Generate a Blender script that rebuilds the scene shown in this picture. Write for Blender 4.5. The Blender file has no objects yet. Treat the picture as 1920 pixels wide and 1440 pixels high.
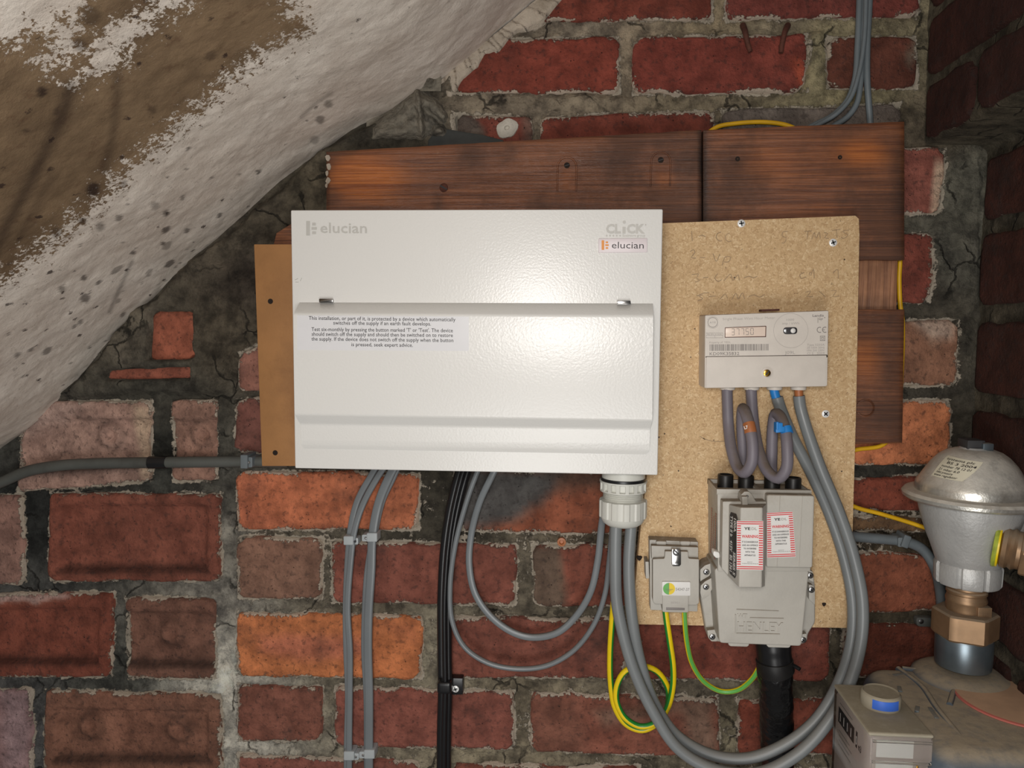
import bpy, bmesh, math, random
import numpy as np
from mathutils import Vector, Matrix

random.seed(7)
SC = bpy.context.scene
COL = SC.collection

# ------------------------------------------------------------------ camera, light, exposure
F = 1441.0                                   # focal length in pixels of a 1920 px wide frame
CAM = np.array([0.0, -0.95, 1.35])
YAW, PITCH, ROLL = math.radians(4.5), math.radians(4.5), 0.0058
_f = np.array([-math.sin(YAW) * math.cos(PITCH), math.cos(YAW) * math.cos(PITCH), -math.sin(PITCH)])
_r = np.array([math.cos(YAW), math.sin(YAW), 0.0])
_u = np.cross(_r, _f)
R_, U_ = _r * math.cos(ROLL) + _u * math.sin(ROLL), _u * math.cos(ROLL) - _r * math.sin(ROLL)
cam_data = bpy.data.cameras.new('camera')
cam_data.sensor_width = 36.0
cam_data.lens = 36.0 * F / 1920.0
cam_data.clip_start = 0.02
cam = bpy.data.objects.new('camera', cam_data)
m = Matrix.Identity(4)
for i in range(3):
    m[i][0], m[i][1], m[i][2], m[i][3] = R_[i], U_[i], -_f[i], CAM[i]
cam.matrix_world = m
COL.objects.link(cam)
SC.camera = cam

world = bpy.data.worlds.new('room_beyond')
world.use_nodes = True
world.node_tree.nodes['Background'].inputs[0].default_value = (1.0, 0.97, 0.93, 1)
world.node_tree.nodes['Background'].inputs[1].default_value = 0.11
SC.world = world

def area(name, loc, target, size, power, color):
    d = bpy.data.lights.new(name, 'AREA')
    d.shape = 'DISK'; d.size = size; d.energy = power; d.color = color
    o = bpy.data.objects.new(name, d)
    o.location = loc
    o.rotation_euler = (Vector(target) - Vector(loc)).to_track_quat('-Z', 'Y').to_euler()
    COL.objects.link(o)
    return o
area('hall_lamp', (-0.03, -1.08, 1.42), (0.0, 0, 1.16), 0.17, 4.1, (1.0, 0.955, 0.915))
area('low_lamp', (-0.02, -1.16, 0.84), (0.0, 0, 1.08), 0.50, 4.4, (1.0, 0.985, 0.96))

SC.view_settings.view_transform = 'Standard'
SC.view_settings.look = 'None'
SC.view_settings.gamma = 1.0
SC.view_settings.exposure = 0.0
SC.view_settings.use_curve_mapping = False

# ------------------------------------------------------------------ measuring: picture point -> point in the room
def ray(px, py):
    return _f * F + R_ * (px - 960.0) - U_ * (py - 720.0)
def P(px, py, Y=0.0):
    "the point of the plane y = Y seen at that picture point"
    d = ray(px, py)
    return CAM + d * ((Y - CAM[1]) / d[1])
def PX(px, py, X):
    d = ray(px, py)
    return CAM + d * ((X - CAM[0]) / d[0])
def project(p):
    v = np.asarray(p) - CAM
    z = v @ _f
    z = np.where(z < 0.02, 0.02, z)
    return 960.0 + F * (v @ R_) / z, 720.0 - F * (v @ U_) / z

def lin(c):
    c = np.asarray(c, float) / 255.0
    return np.where(c <= 0.04045, c / 12.92, ((c + 0.055) / 1.055) ** 2.4)
def L4(c):
    l = lin(c)
    return (float(l[0]), float(l[1]), float(l[2]), 1.0)
LAMP = np.array([0.02, -1.12, 1.12])
def unlit(c, p, k=1.0):
    "albedo from a colour measured in the photograph: divides out the lamp's fall-off over the wall"
    d = np.linalg.norm(np.asarray(p) - LAMP, axis=-1)
    e = 0.16 + 0.84 * (1.12 / d) ** 4
    a = lin(c) * k / np.asarray(e)[..., None]
    return np.clip(a, 0, 0.9)

# ------------------------------------------------------------------ numpy noise
def _h(ix, iy, iz, s):
    n = (ix * 374761393 + iy * 668265263 + iz * 2147483647 + s * 974711) & 0xffffffff
    n = ((n ^ (n >> 13)) * 1274126177) & 0xffffffff
    n = n ^ (n >> 16)
    return (n & 0xffff) / 32767.5 - 1.0
def vnoise(x, y, z, s=0):
    x, y, z = (np.asarray(a, float) for a in (x, y, z))
    x, y, z = np.broadcast_arrays(x, y, z)
    xi, yi, zi = np.floor(x).astype(np.int64), np.floor(y).astype(np.int64), np.floor(z).astype(np.int64)
    fx, fy, fz = x - xi, y - yi, z - zi
    fx, fy, fz = (t * t * (3 - 2 * t) for t in (fx, fy, fz))
    r = 0
    for dx in (0, 1):
        for dy in (0, 1):
            for dz in (0, 1):
                w = (fx if dx else 1 - fx) * (fy if dy else 1 - fy) * (fz if dz else 1 - fz)
                r = r + w * _h(xi + dx, yi + dy, zi + dz, s)
    return r
def fbm(x, y, z, s=0, o=3):
    r, a, f = 0, 1.0, 1.0
    for k in range(o):
        r = r + a * vnoise(np.asarray(x) * f, np.asarray(y) * f, np.asarray(z) * f, s + k)
        a *= 0.5; f *= 2.03
    return r / 1.75

def sdf_poly(px, py, poly):
    "signed distance to a polygon, negative inside"
    d = np.full(np.shape(px), 1e18)
    inside = np.zeros(np.shape(px), bool)
    n = len(poly)
    for i in range(n):
        ax, ay = poly[i]; bx, by = poly[(i + 1) % n]
        ex, ey = bx - ax, by - ay
        t = np.clip(((px - ax) * ex + (py - ay) * ey) / (ex * ex + ey * ey + 1e-18), 0, 1)
        d = np.minimum(d, (px - ax - t * ex) ** 2 + (py - ay - t * ey) ** 2)
        if ey != 0:
            c = ((ay > py) != (by > py)) & (px < ex * (py - ay) / ey + ax)
            inside ^= c
    d = np.sqrt(d)
    return np.where(inside, -d, d)
def smooth(x, a, b):
    t = np.clip((x - a) / (b - a), 0, 1)
    return t * t * (3 - 2 * t)

# ------------------------------------------------------------------ object making
WORLD = {}
def link(o, parent=None, origin=(0, 0, 0)):
    COL.objects.link(o)
    origin = np.asarray(origin, float)
    if parent is not None:
        o.parent = parent
        o.location = origin - WORLD[parent.name]
    else:
        o.location = origin
    WORLD[o.name] = origin
    return o
def tag(o, label=None, cat=None, group=None, kind=None):
    for k, v in (('label', label), ('category', cat), ('group', group), ('kind', kind)):
        if v: o[k] = v
    return o
def thing(name, label, cat, loc, group=None):
    return tag(link(bpy.data.objects.new(name, None), None, loc), label, cat, group)

class MB:
    "collects shapes into one mesh"
    def __init__(s): s.v, s.f, s.m = [], [], []
    def add(s, vf, mi=0):
        v, f = vf[0], vf[1]
        k = len(s.v)
        s.v.extend(tuple(map(float, p)) for p in v)
        s.f.extend(tuple(i + k for i in q) for q in f)
        s.m.extend(vf[2] if len(vf) > 2 else [mi] * len(f))
        return s
    def build(s, name, mats, parent=None, angle=35, recalc=True, label=None, cat=None, group=None, kind=None, solid=None):
        if not isinstance(mats, (list, tuple)): mats = [mats]
        v = np.array(s.v)
        c = (v.min(0) + v.max(0)) / 2
        me = bpy.data.meshes.new(name)
        me.from_pydata((v - c).tolist(), [], s.f)
        for x in mats: me.materials.append(x)
        me.polygons.foreach_set('material_index', s.m)
        if recalc:
            bm = bmesh.new(); bm.from_mesh(me)
            bmesh.ops.recalc_face_normals(bm, faces=bm.faces)
            bm.to_mesh(me); bm.free()
        me.shade_smooth()
        me.set_sharp_from_angle(angle=math.radians(angle))
        o = bpy.data.objects.new(name, me)
        link(o, parent, c)
        return tag(o, label, cat, group, kind)

def bm_out(bm):
    bm.verts.ensure_lookup_table()
    v = [tuple(x.co) for x in bm.verts]
    f = [tuple(x.index for x in q.verts) for q in bm.faces]
    bm.free()
    return v, f
def prism3(front, back, bevel=0.0, seg=2, back_bevel=False, sides=True):
    "solid between two matching 3D outlines; the front rim (and the edges down the sides) are rounded"
    bm = bmesh.new()
    n = len(front)
    a = [bm.verts.new(p) for p in front]
    b = [bm.verts.new(p) for p in back]
    bm.faces.new(a); bm.faces.new(b[::-1])
    for i in range(n):
        j = (i + 1) % n
        bm.faces.new((a[j], a[i], b[i], b[j]))
    bmesh.ops.recalc_face_normals(bm, faces=bm.faces)
    if bevel > 0:
        sa, sb = set(a), set(b)
        e = [x for x in bm.edges if (x.verts[0] in sa and x.verts[1] in sa) or (back_bevel and x.verts[0] in sb and x.verts[1] in sb)
             or (sides and n < 9 and ((x.verts[0] in sa) != (x.verts[1] in sa)))]
        bmesh.ops.bevel(bm, geom=e, offset=bevel, segments=seg, profile=0.6, affect='EDGES', clamp_overlap=True)
    bm.normal_update()
    return bm_out(bm)
def round_px(pts, r, k=4):
    "rounds the corners of an outline"
    out = []
    n = len(pts)
    pts = [np.array(p, float) for p in pts]
    for i in range(n):
        p, a, b = pts[i], pts[i - 1], pts[(i + 1) % n]
        rr = r[i] if isinstance(r, (list, tuple)) else r
        if rr <= 0:
            out.append(p); continue
        la, lb = np.linalg.norm(a - p), np.linalg.norm(b - p)
        ra = min(rr, la * .48, lb * .48)
        p0, p1 = p + (a - p) / la * ra, p + (b - p) / lb * ra
        for q in range(k + 1):
            t = q / k
            out.append((1 - t) ** 2 * p0 + 2 * t * (1 - t) * p + t * t * p1)
    return out
def plate(pts, yb, yf, bevel=0.001, seg=2, r=0, k=4, shrink=None):
    "outline measured in the picture on the plane y = yf, carried straight back to y = yb"
    if r: pts = round_px(pts, r, k)
    fr = [P(x, y, yf) for x, y in pts]
    bk = [(p[0], yb, p[2]) for p in fr]
    return prism3(fr, bk, bevel, seg)
def box(x0, x1, y0, y1, z0, z1, bevel=0.0, seg=2):
    fr = [(x0, y0, z0), (x1, y0, z0), (x1, y0, z1), (x0, y0, z1)]
    bk = [(x0, y1, z0), (x1, y1, z0), (x1, y1, z1), (x0, y1, z1)]
    return prism3(fr, bk, bevel, seg, back_bevel=True)
def lathe(c, prof, seg=40, axis=(0, 0, 1), polar=None, caps=True):
    "profile [(radius, height)] turned about an axis through c"
    ax = Vector(axis).normalized()
    q = Vector((0, 0, 1)).rotation_difference(ax)
    v, f = [], []
    for r, h in prof:
        for i in range(seg):
            a = 2 * math.pi * i / seg
            k = polar(a) if polar else 1.0
            v.append(tuple(q @ Vector((r * k * math.cos(a), r * k * math.sin(a), h)) + Vector(c)))
    n = len(prof)
    for j in range(n - 1):
        for i in range(seg):
            k = (i + 1) % seg
            f.append((j * seg + i, j * seg + k, (j + 1) * seg + k, (j + 1) * seg + i))
    if caps:
        f.append(tuple(range(seg))[::-1])
        f.append(tuple((n - 1) * seg + i for i in range(seg)))
    return v, f
def hexk(n, sharp=1.0, off=0.0):
    def k(a):
        t = ((a + off) % (2 * math.pi / n)) - math.pi / n
        return (1 - sharp) + sharp * math.cos(math.pi / n) / math.cos(t)
    return k
def spline(pts, step=0.004, closed=False):
    p = np.array(pts, float)
    q = np.vstack([2 * p[0] - p[1], p, 2 * p[-1] - p[-2]])
    out = []
    for i in range(1, len(q) - 2):
        a, b, c, d = q[i - 1], q[i], q[i + 1], q[i + 2]
        tt = [0.0]
        for u, w in ((a, b), (b, c), (c, d)): tt.append(tt[-1] + max(np.linalg.norm(w - u), 1e-6) ** 0.5)
        t0, t1, t2, t3 = tt
        n = max(2, int(np.linalg.norm(c - b) / step))
        for t in np.linspace(t1, t2, n, endpoint=False):
            A1 = (t1 - t) / (t1 - t0) * a + (t - t0) / (t1 - t0) * b
            A2 = (t2 - t) / (t2 - t1) * b + (t - t1) / (t2 - t1) * c
            A3 = (t3 - t) / (t3 - t2) * c + (t - t2) / (t3 - t2) * d
            B1 = (t2 - t) / (t2 - t0) * A1 + (t - t0) / (t2 - t0) * A2
            B2 = (t3 - t) / (t3 - t1) * A2 + (t - t1) / (t3 - t1) * A3
            out.append((t2 - t) / (t2 - t1) * B1 + (t - t1) / (t2 - t1) * B2)
    out.append(p[-1])
    return np.array(out)
def tube(path, r, flat=None, seg=14, mat_of=None, radii=None, ref=(0, -1, 0)):
    "round cable, or a flat one when flat = (half width across the view, half depth); mat_of(angle index) picks a material slot"
    p = np.asarray(path, float)
    n = len(p)
    T = np.gradient(p, axis=0)
    T /= np.linalg.norm(T, axis=1)[:, None] + 1e-12
    v, f, mi = [], [], []
    ref = np.array(ref, float)
    prev = None
    for i in range(n):
        nrm = ref - T[i] * (ref @ T[i]) if prev is None else prev - T[i] * (prev @ T[i])
        if prev is not None:                       # relax towards the viewer-facing frame
            g = ref - T[i] * (ref @ T[i])
            if np.linalg.norm(g) > 0.3: nrm = nrm / np.linalg.norm(nrm) + 0.25 * g / np.linalg.norm(g)
        nrm = nrm - T[i] * (nrm @ T[i])
        nrm /= np.linalg.norm(nrm) + 1e-12
        prev = nrm
        bi = np.cross(T[i], nrm)
        rr = radii[i] if radii is not None else 1.0
        a, b = (flat[0] * rr, flat[1] * rr) if flat else (r * rr, r * rr)
        for k in range(seg):
            t = 2 * math.pi * k / seg
            c, s_ = math.cos(t), math.sin(t)
            if flat:
                c = math.copysign(abs(c) ** .6, c); s_ = math.copysign(abs(s_) ** .6, s_)
            v.append(p[i] + bi * (a * c) + nrm * (b * s_))
    for i in range(n - 1):
        for k in range(seg):
            j = (k + 1) % seg
            f.append((i * seg + k, i * seg + j, (i + 1) * seg + j, (i + 1) * seg + k))
            mi.append(mat_of(k) if mat_of else 0)
    f.append(tuple(range(seg))[::-1]); f.append(tuple((n - 1) * seg + k for k in range(seg)))
    mi += [0, 0]
    return v, f, mi
def cable_path(pts, y=None, step=0.004):
    "points (px, py, Y) measured on their own depth planes"
    return spline([P(q[0], q[1], q[2] if len(q) > 2 else y) for q in pts], step)

_txt = {}
def text_flat(s, bold=0.0):
    k = (s, bold)
    if k not in _txt:
        cu = bpy.data.curves.new('lettering', 'FONT')
        cu.body = s; cu.resolution_u = 2; cu.offset = bold; cu.size = 1.0
        ob = bpy.data.objects.new('lettering', cu)
        COL.objects.link(ob)
        dg = bpy.context.evaluated_depsgraph_get()
        me = bpy.data.meshes.new_from_object(ob.evaluated_get(dg))
        v = np.array([x.co[:2] for x in me.vertices]) if len(me.vertices) else np.zeros((0, 2))
        f = [tuple(p.vertices) for p in me.polygons]
        bpy.data.objects.remove(ob); bpy.data.curves.remove(cu); bpy.data.meshes.remove(me)
        _txt[k] = (v, f)
    return _txt[k]
def text_on(mb, s, o, right, up, h=None, bold=0.0, mi=0):
    "letters from the base-line point o, as wide as the vector right; up = unit vector, h = cap height (else the natural one)"
    v, f = text_flat(s, bold)
    if not len(v): return
    o, right, up = np.asarray(o, float), np.asarray(right, float), np.asarray(up, float)
    up = up / np.linalg.norm(up)
    x0, x1 = v[:, 0].min(), v[:, 0].max()
    w = np.linalg.norm(right)
    sc = w / (x1 - x0)
    sy = (h / 0.73) if h else sc
    pts = [o + right * ((a - x0) / (x1 - x0)) + up * (b * sy) for a, b in v]
    mb.add((pts, f), mi)
def text_px(mb, s, a, b, Y, hpx=None, bold=0.0, mi=0, lift=0.0):
    "letters between two base-line points measured in the picture on the plane y = Y"
    A, B = P(a[0], a[1], Y), P(b[0], b[1], Y)
    r = B - A
    up = np.array([-r[2], 0, r[0]])
    h = None
    if hpx: h = abs(P(a[0], a[1] - hpx, Y)[2] - A[2])
    text_on(mb, s, A, r, up, h, bold, mi)
def quad_px(mb, pts, Y, mi=0):
    mb.add(([P(x, y, Y) for x, y in pts], [tuple(range(len(pts)))]), mi)
def rect_px(mb, x0, y0, x1, y1, Y, mi=0):
    quad_px(mb, [(x0, y1), (x1, y1), (x1, y0), (x0, y0)], Y, mi)

# ------------------------------------------------------------------ materials
class NT:
    def __init__(s, name):
        s.mat = bpy.data.materials.new(name); s.mat.use_nodes = True
        s.t = s.mat.node_tree; s.b = s.t.nodes['Principled BSDF']
        s.pos = s.t.nodes.new('ShaderNodeNewGeometry').outputs['Position']
    def n(s, typ, **kw):
        x = s.t.nodes.new(typ)
        for k, v in kw.items(): setattr(x, k, v)
        return x
    def put(s, sock, v):
        if hasattr(v, 'is_output') or isinstance(v, bpy.types.NodeSocket): s.t.links.new(v, sock)
        else: sock.default_value = v
    def noise(s, scale, detail=4, rough=0.55, vec=None, dist=0.0):
        x = s.n('ShaderNodeTexNoise')
        x.inputs['Scale'].default_value = scale; x.inputs['Detail'].default_value = detail
        x.inputs['Roughness'].default_value = rough; x.inputs['Distortion'].default_value = dist
        s.t.links.new(vec or s.pos, x.inputs['Vector'])
        return x.outputs['Fac']
    def vor(s, scale, feature='F1', out='Distance', vec=None, rnd=1.0):
        x = s.n('ShaderNodeTexVoronoi', feature=feature)
        x.inputs['Scale'].default_value = scale; x.inputs['Randomness'].default_value = rnd
        s.t.links.new(vec or s.pos, x.inputs['Vector'])
        return x.outputs[out]
    def map(s, v, a, b, c=0.0, d=1.0, smooth_=True):
        x = s.n('ShaderNodeMapRange')
        if smooth_: x.interpolation_type = 'SMOOTHSTEP'
        s.put(x.inputs[0], v)
        for i, q in enumerate((a, b, c, d)): s.put(x.inputs[i + 1], q)
        return x.outputs[0]
    def math(s, op, a, b=0.0):
        x = s.n('ShaderNodeMath', operation=op)
        s.put(x.inputs[0], a); s.put(x.inputs[1], b)
        return x.outputs[0]
    def mix(s, f, a, b, mode='MIX'):
        x = s.n('ShaderNodeMix', data_type='RGBA', blend_type=mode)
        s.put(x.inputs[0], f); s.put(x.inputs[6], a); s.put(x.inputs[7], b)
        return x.outputs[2]
    def attr(s, name, out='Fac'):
        x = s.n('ShaderNodeAttribute', attribute_name=name)
        return x.outputs[out]
    def scaled(s, sc):
        x = s.n('ShaderNodeVectorMath', operation='MULTIPLY')
        s.t.links.new(s.pos, x.inputs[0]); x.inputs[1].default_value = sc
        return x.outputs[0]
    def bump(s, h, dist, strength=1.0, normal=None):
        x = s.n('ShaderNodeBump')
        x.inputs['Distance'].default_value = dist; x.inputs['Strength'].default_value = strength
        s.t.links.new(h, x.inputs['Height'])
        if normal: s.t.links.new(normal, x.inputs['Normal'])
        return x.outputs[0]
    def set(s, **kw):
        for k, v in kw.items(): s.put(s.b.inputs[k.replace('_', ' ')], v)
        return s
    def upness(s):
        g = s.n('ShaderNodeNewGeometry')
        x = s.n('ShaderNodeSeparateXYZ'); s.t.links.new(g.outputs['Normal'], x.inputs[0])
        return x.outputs[2]

def paint(name, c, rough=0.5, metal=0.0, var=0.08, scale=60, bump=0.0, bscale=400, dust=None, dust_amt=0.8, dirt=None, dirt_amt=0.4, spec=0.5, coat=0.0, dlo=0.1, dhi=0.75):
    k = NT(name)
    base = L4(c)
    n1 = k.noise(scale, 4)
    col = k.mix(k.map(n1, .3, .7), tuple(x * (1 - var) for x in base[:3]) + (1,), tuple(min(1, x * (1 + var)) for x in base[:3]) + (1,))
    if dirt is not None:
        col = k.mix(k.math('MULTIPLY', k.map(k.noise(scale * .4, 6, .7), .5, .72), dirt_amt), col, L4(dirt))
    r = rough
    if dust is not None:
        u = k.map(k.upness(), dlo, dhi)
        f = k.math('MULTIPLY', k.math('MULTIPLY', u, k.map(k.noise(90, 5, .7), .25, .6, .55, 1)), dust_amt)
        col = k.mix(f, col, L4(dust))
        r = k.map(f, 0, 1, rough, .95)
        if metal: k.set(Metallic=k.map(f, 0, .8, metal, 0.0))
    elif metal: k.set(Metallic=metal)
    k.set(Base_Color=col, Roughness=r)
    k.b.inputs['Specular IOR Level'].default_value = spec
    k.b.inputs['Coat Weight'].default_value = coat
    if bump: k.set(Normal=k.bump(k.noise(bscale, 3), bump))
    return k.mat
def m_brick():
    k = NT('old_brick')
    col = k.attr('Col', 'Color')
    n1 = k.noise(38, 5, .65)
    n2 = k.noise(140, 4, .6)
    col = k.mix(1.0, col, k.mix(k.map(n1, .3, .72), (.60, .60, .61, 1), (1.22, 1.25, 1.26, 1)), 'MULTIPLY')
    col = k.mix(k.math('MULTIPLY', k.map(n2, .52, .68), .5), col, (.035, .026, .024, 1))
    soot = k.map(k.noise(9, 6, .7), .53, .72)
    col = k.mix(k.math('MULTIPLY', soot, .5), col, (.045, .038, .036, 1))
    # pits
    pit = k.map(k.vor(170), .05, .16, 1, 0)
    pit = k.math('MULTIPLY', pit, k.map(k.noise(60), .5, .62))
    col = k.mix(k.math('MULTIPLY', pit, .8), col, (.02, .016, .015, 1))
    # lime bloom along the arrises and stray splashes
    e = k.math('MULTIPLY', k.attr('edge'), k.map(k.noise(26, 3), .36, .60, .45, 1.45))
    li = k.map(k.math('ADD', e, k.math('MULTIPLY', k.math('SUBTRACT', k.noise(210, 6, .75), .5), 1.7)), .56, .68)
    li2 = k.map(k.noise(75, 7, .8, dist=.6), .70, .76)
    li = k.math('MAXIMUM', li, k.math('MULTIPLY', li2, .55))
    col = k.mix(k.math('MULTIPLY', li, .8), col, (.62, .54, .43, 1))
    k.set(Base_Color=col, Roughness=.82)
    k.b.inputs['Specular IOR Level'].default_value = .3
    h = k.math('ADD', k.math('MULTIPLY', k.noise(260, 6, .7), 1.0), k.math('MULTIPLY', n2, .6))
    h = k.math('SUBTRACT', h, k.math('MULTIPLY', pit, .7))
    h = k.math('ADD', h, k.math('MULTIPLY', li, .45))
    k.set(Normal=k.bump(h, .0034, 1.0))
    return k.mat

def m_mortar():
    k = NT('old_mortar')
    col = k.attr('Col', 'Color')
    n1 = k.noise(45, 6, .7)
    col = k.mix(1.0, col, k.mix(k.map(n1, .3, .7), (.45, .45, .46, 1), (1.5, 1.5, 1.47, 1)), 'MULTIPLY')
    n2 = k.noise(230, 5, .7)
    col = k.mix(k.math('MULTIPLY', k.map(n2, .55, .7), .5), col, (.03, .029, .026, 1))
    li = k.attr('lime')
    t = k.math('ADD', li, k.math('MULTIPLY', k.math('SUBTRACT', k.noise(115, 7, .78, dist=.5), .5), 2.1))
    t = k.map(t, .72, .84)
    col = k.mix(k.math('MULTIPLY', t, .9), col, (.74, .65, .52, 1))
    w = k.n('ShaderNodeVectorMath', operation='ADD')
    nz = k.n('ShaderNodeTexNoise'); nz.inputs['Scale'].default_value = 40; nz.inputs['Detail'].default_value = 5
    k.t.links.new(k.pos, nz.inputs['Vector'])
    w2 = k.n('ShaderNodeVectorMath', operation='SCALE'); w2.inputs['Scale'].default_value = .03
    k.t.links.new(nz.outputs['Color'], w2.inputs[0]); k.t.links.new(k.pos, w.inputs[0]); k.t.links.new(w2.outputs[0], w.inputs[1])
    cr = k.map(k.vor(17, 'DISTANCE_TO_EDGE', vec=w.outputs[0]), .006, .035, 1, 0)
    cr = k.math('MULTIPLY', cr, k.map(k.noise(13, 3), .48, .58))
    col = k.mix(k.math('MULTIPLY', cr, .75), col, (.016, .015, .013, 1))
    k.set(Base_Color=col, Roughness=.95)
    k.b.inputs['Specular IOR Level'].default_value = .2
    h = k.math('ADD', k.math('MULTIPLY', k.noise(150, 7, .75), 1.3), k.math('MULTIPLY', t, .5))
    h = k.math('SUBTRACT', h, k.math('MULTIPLY', cr, .6))
    k.set(Normal=k.bump(h, .006, 1.0))
    return k.mat

def m_soffit():
    k = NT('flaking_whitewash')
    p = k.attr('paint')
    fine = k.noise(1.0, 7, .74, vec=k.scaled((105, 60, 105)), dist=.5)
    p2 = k.math('ADD', p, k.math('MULTIPLY', k.math('SUBTRACT', fine, .5), 1.7))
    p2 = k.math('ADD', p2, k.math('MULTIPLY', k.math('SUBTRACT', k.noise(250, 5, .75), .5), 1.5))
    f = k.map(p2, -.035, .035)
    wh = k.mix(k.map(k.noise(14, 5, .6), .3, .7), L4((212, 200, 187)), L4((238, 229, 217)))
    wh = k.mix(k.math('MULTIPLY', k.map(k.noise(120, 6, .75), .56, .68), .3), wh, L4((120, 105, 92)))
    br = k.mix(k.map(k.noise(16, 6, .65), .3, .7), L4((112, 92, 70)), L4((142, 119, 92)))
    br = k.mix(k.math('MULTIPLY', k.map(k.noise(60, 5, .7), .55, .7), .5), br, L4((95, 68, 50)))
    col = k.mix(f, wh, br)
    # dark knocks and scuffs
    sp = k.map(k.math('ADD', k.vor(1.0, vec=k.scaled((50, 36, 50))), k.math('MULTIPLY', k.math('SUBTRACT', k.noise(130, 5, .8), .5), .75)), .07, .15, 1, 0)
    sp = k.math('MULTIPLY', sp, k.map(k.math('ADD', k.noise(18, 3), k.math('MULTIPLY', k.attr('scuff'), .30)), .43, .54))
    sp = k.math('MULTIPLY', sp, k.map(k.noise(120, 4, .8), .40, .5))
    col = k.mix(k.math('MULTIPLY', sp, .85), col, L4((52, 38, 34)))
    col = k.mix(k.math('MULTIPLY', k.attr('stain'), .85), col, L4((46, 33, 28)))
    k.set(Base_Color=col, Roughness=.92)
    k.b.inputs['Specular IOR Level'].default_value = .25
    h = k.math('SUBTRACT', k.math('MULTIPLY', k.noise(50, 7, .7), 1.2), k.math('MULTIPLY', f, .35))
    k.set(Normal=k.bump(h, .003, .6))
    return k.mat

def m_timber(name, axis_scale, dark, light, gloss=.42, soot=.5):
    k = NT(name)
    v = k.scaled(axis_scale)
    g = k.noise(1.0, 6, .6, vec=v, dist=.8)
    col = k.mix(k.map(g, .3, .7), L4(dark), L4(light))
    big = k.noise(11, 5, .65)
    col = k.mix(k.math('MULTIPLY', k.map(big, .42, .62), soot), col, L4((60, 42, 33)))
    warm = k.map(k.attr('warm'), .1, 1)
    col = k.mix(k.math('MULTIPLY', warm, .75), col, k.mix(k.map(g, .35, .65), L4((150, 80, 34)), L4((205, 120, 52))))
    col = k.mix(k.attr('black'), col, L4((30, 22, 18)))
    sc = k.map(k.noise(170, 5, .8, vec=k.scaled((.35, 1, 1.6))), .66, .72)
    col = k.mix(k.math('MULTIPLY', sc, .35), col, L4((165, 135, 105)))
    k.set(Base_Color=col, Roughness=k.map(big, .3, .7, gloss - .1, gloss + .22))
    g2 = k.noise(2.0, 5, .7, vec=v)
    k.set(Normal=k.bump(k.math('ADD', g, k.math('MULTIPLY', g2, .6)), .0016, .7))
    return k.mat

def m_chipboard():
    k = NT('chipboard')
    w = k.n('ShaderNodeVectorMath', operation='ADD')
    nz = k.n('ShaderNodeTexNoise'); nz.inputs['Scale'].default_value = 240; nz.inputs['Detail'].default_value = 2
    k.t.links.new(k.pos, nz.inputs['Vector'])
    w2 = k.n('ShaderNodeVectorMath', operation='SCALE'); w2.inputs['Scale'].default_value = .010
    k.t.links.new(nz.outputs['Color'], w2.inputs[0])
    k.t.links.new(k.pos, w.inputs[0]); k.t.links.new(w2.outputs[0], w.inputs[1])
    v = w.outputs[0]
    c1 = k.vor(480, out='Color', vec=v)
    s = k.n('ShaderNodeSeparateColor'); k.t.links.new(c1, s.inputs[0])
    rmp = k.n('ShaderNodeValToRGB')
    e = rmp.color_ramp.elements
    e[0].position = 0; e[0].color = L4((184, 148, 104))
    e[1].position = 1; e[1].color = L4((240, 216, 174))
    for p_, c_ in ((.25, (204, 170, 126)), (.6, (216, 184, 138)), (.85, (226, 196, 152))):
        x = e.new(p_); x.color = L4(c_)
    k.t.links.new(s.outputs[0], rmp.inputs[0])
    col = rmp.outputs[0]
    col = k.mix(.35, col, k.mix(k.noise(700, 3, .7, vec=v), L4((150, 108, 68)), L4((235, 205, 160))))
    col = k.mix(k.math('MULTIPLY', k.map(k.vor(110, vec=v), .06, .13, 1, 0), .6), col, L4((92, 62, 40)))
    col = k.mix(k.math('MULTIPLY', k.map(k.vor(47), .03, .06, 1, 0), .9), col, L4((45, 28, 22)))
    k.set(Base_Color=col, Roughness=.72)
    k.set(Normal=k.bump(k.noise(500, 3, .7, vec=v), .0005, .6))
    return k.mat

def m_box():
    k = NT('white_powder_coat')
    k.set(Base_Color=L4((222, 221, 217)), Roughness=.29)
    k.b.inputs['Specular IOR Level'].default_value = .5
    k.set(Normal=k.bump(k.noise(420, 2, .5), .00035, .5))
    return k.mat

def m_clear(name, rough=.08):
    k = NT(name)
    k.set(Base_Color=(.95, .95, .92, 1), Roughness=rough)
    k.b.inputs['Transmission Weight'].default_value = 1.0
    k.b.inputs['IOR'].default_value = 1.3
    return k.mat
def m_lcd_screen():
    return paint('lcd', (236, 216, 200), rough=.25, var=.05, scale=30)  # plain pale screen colour, no emission

M = {}
M['brick'] = m_brick(); M['mortar'] = m_mortar(); M['soffit'] = m_soffit()
M['timber'] = m_timber('stained_timber', (7, 60, 330), (96, 57, 38), (146, 92, 60), .40, .55)
M['timber_v'] = m_timber('stained_timber_upright', (300, 60, 8), (136, 92, 66), (186, 134, 98), .55, .35)
M['chip'] = m_chipboard()
M['mdf'] = paint('brown_hardboard', (162, 116, 70), rough=.6, var=.07, scale=24, dirt=(120, 80, 48), dirt_amt=.5, bump=.0002)
M['box'] = m_box()
M['print_grey'] = paint('grey_print', (188, 186, 180), rough=.5, var=.02)
M['print_black'] = paint('black_print', (38, 34, 36), rough=.5, var=.02)
M['print_mid'] = paint('mid_grey_print', (128, 122, 118), rough=.5, var=.02)
M['print_light'] = paint('light_grey_print', (170, 164, 158), rough=.5, var=.02)
M['pencil'] = paint('pencil_mark', (160, 134, 102), rough=.6, var=.15)
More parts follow.
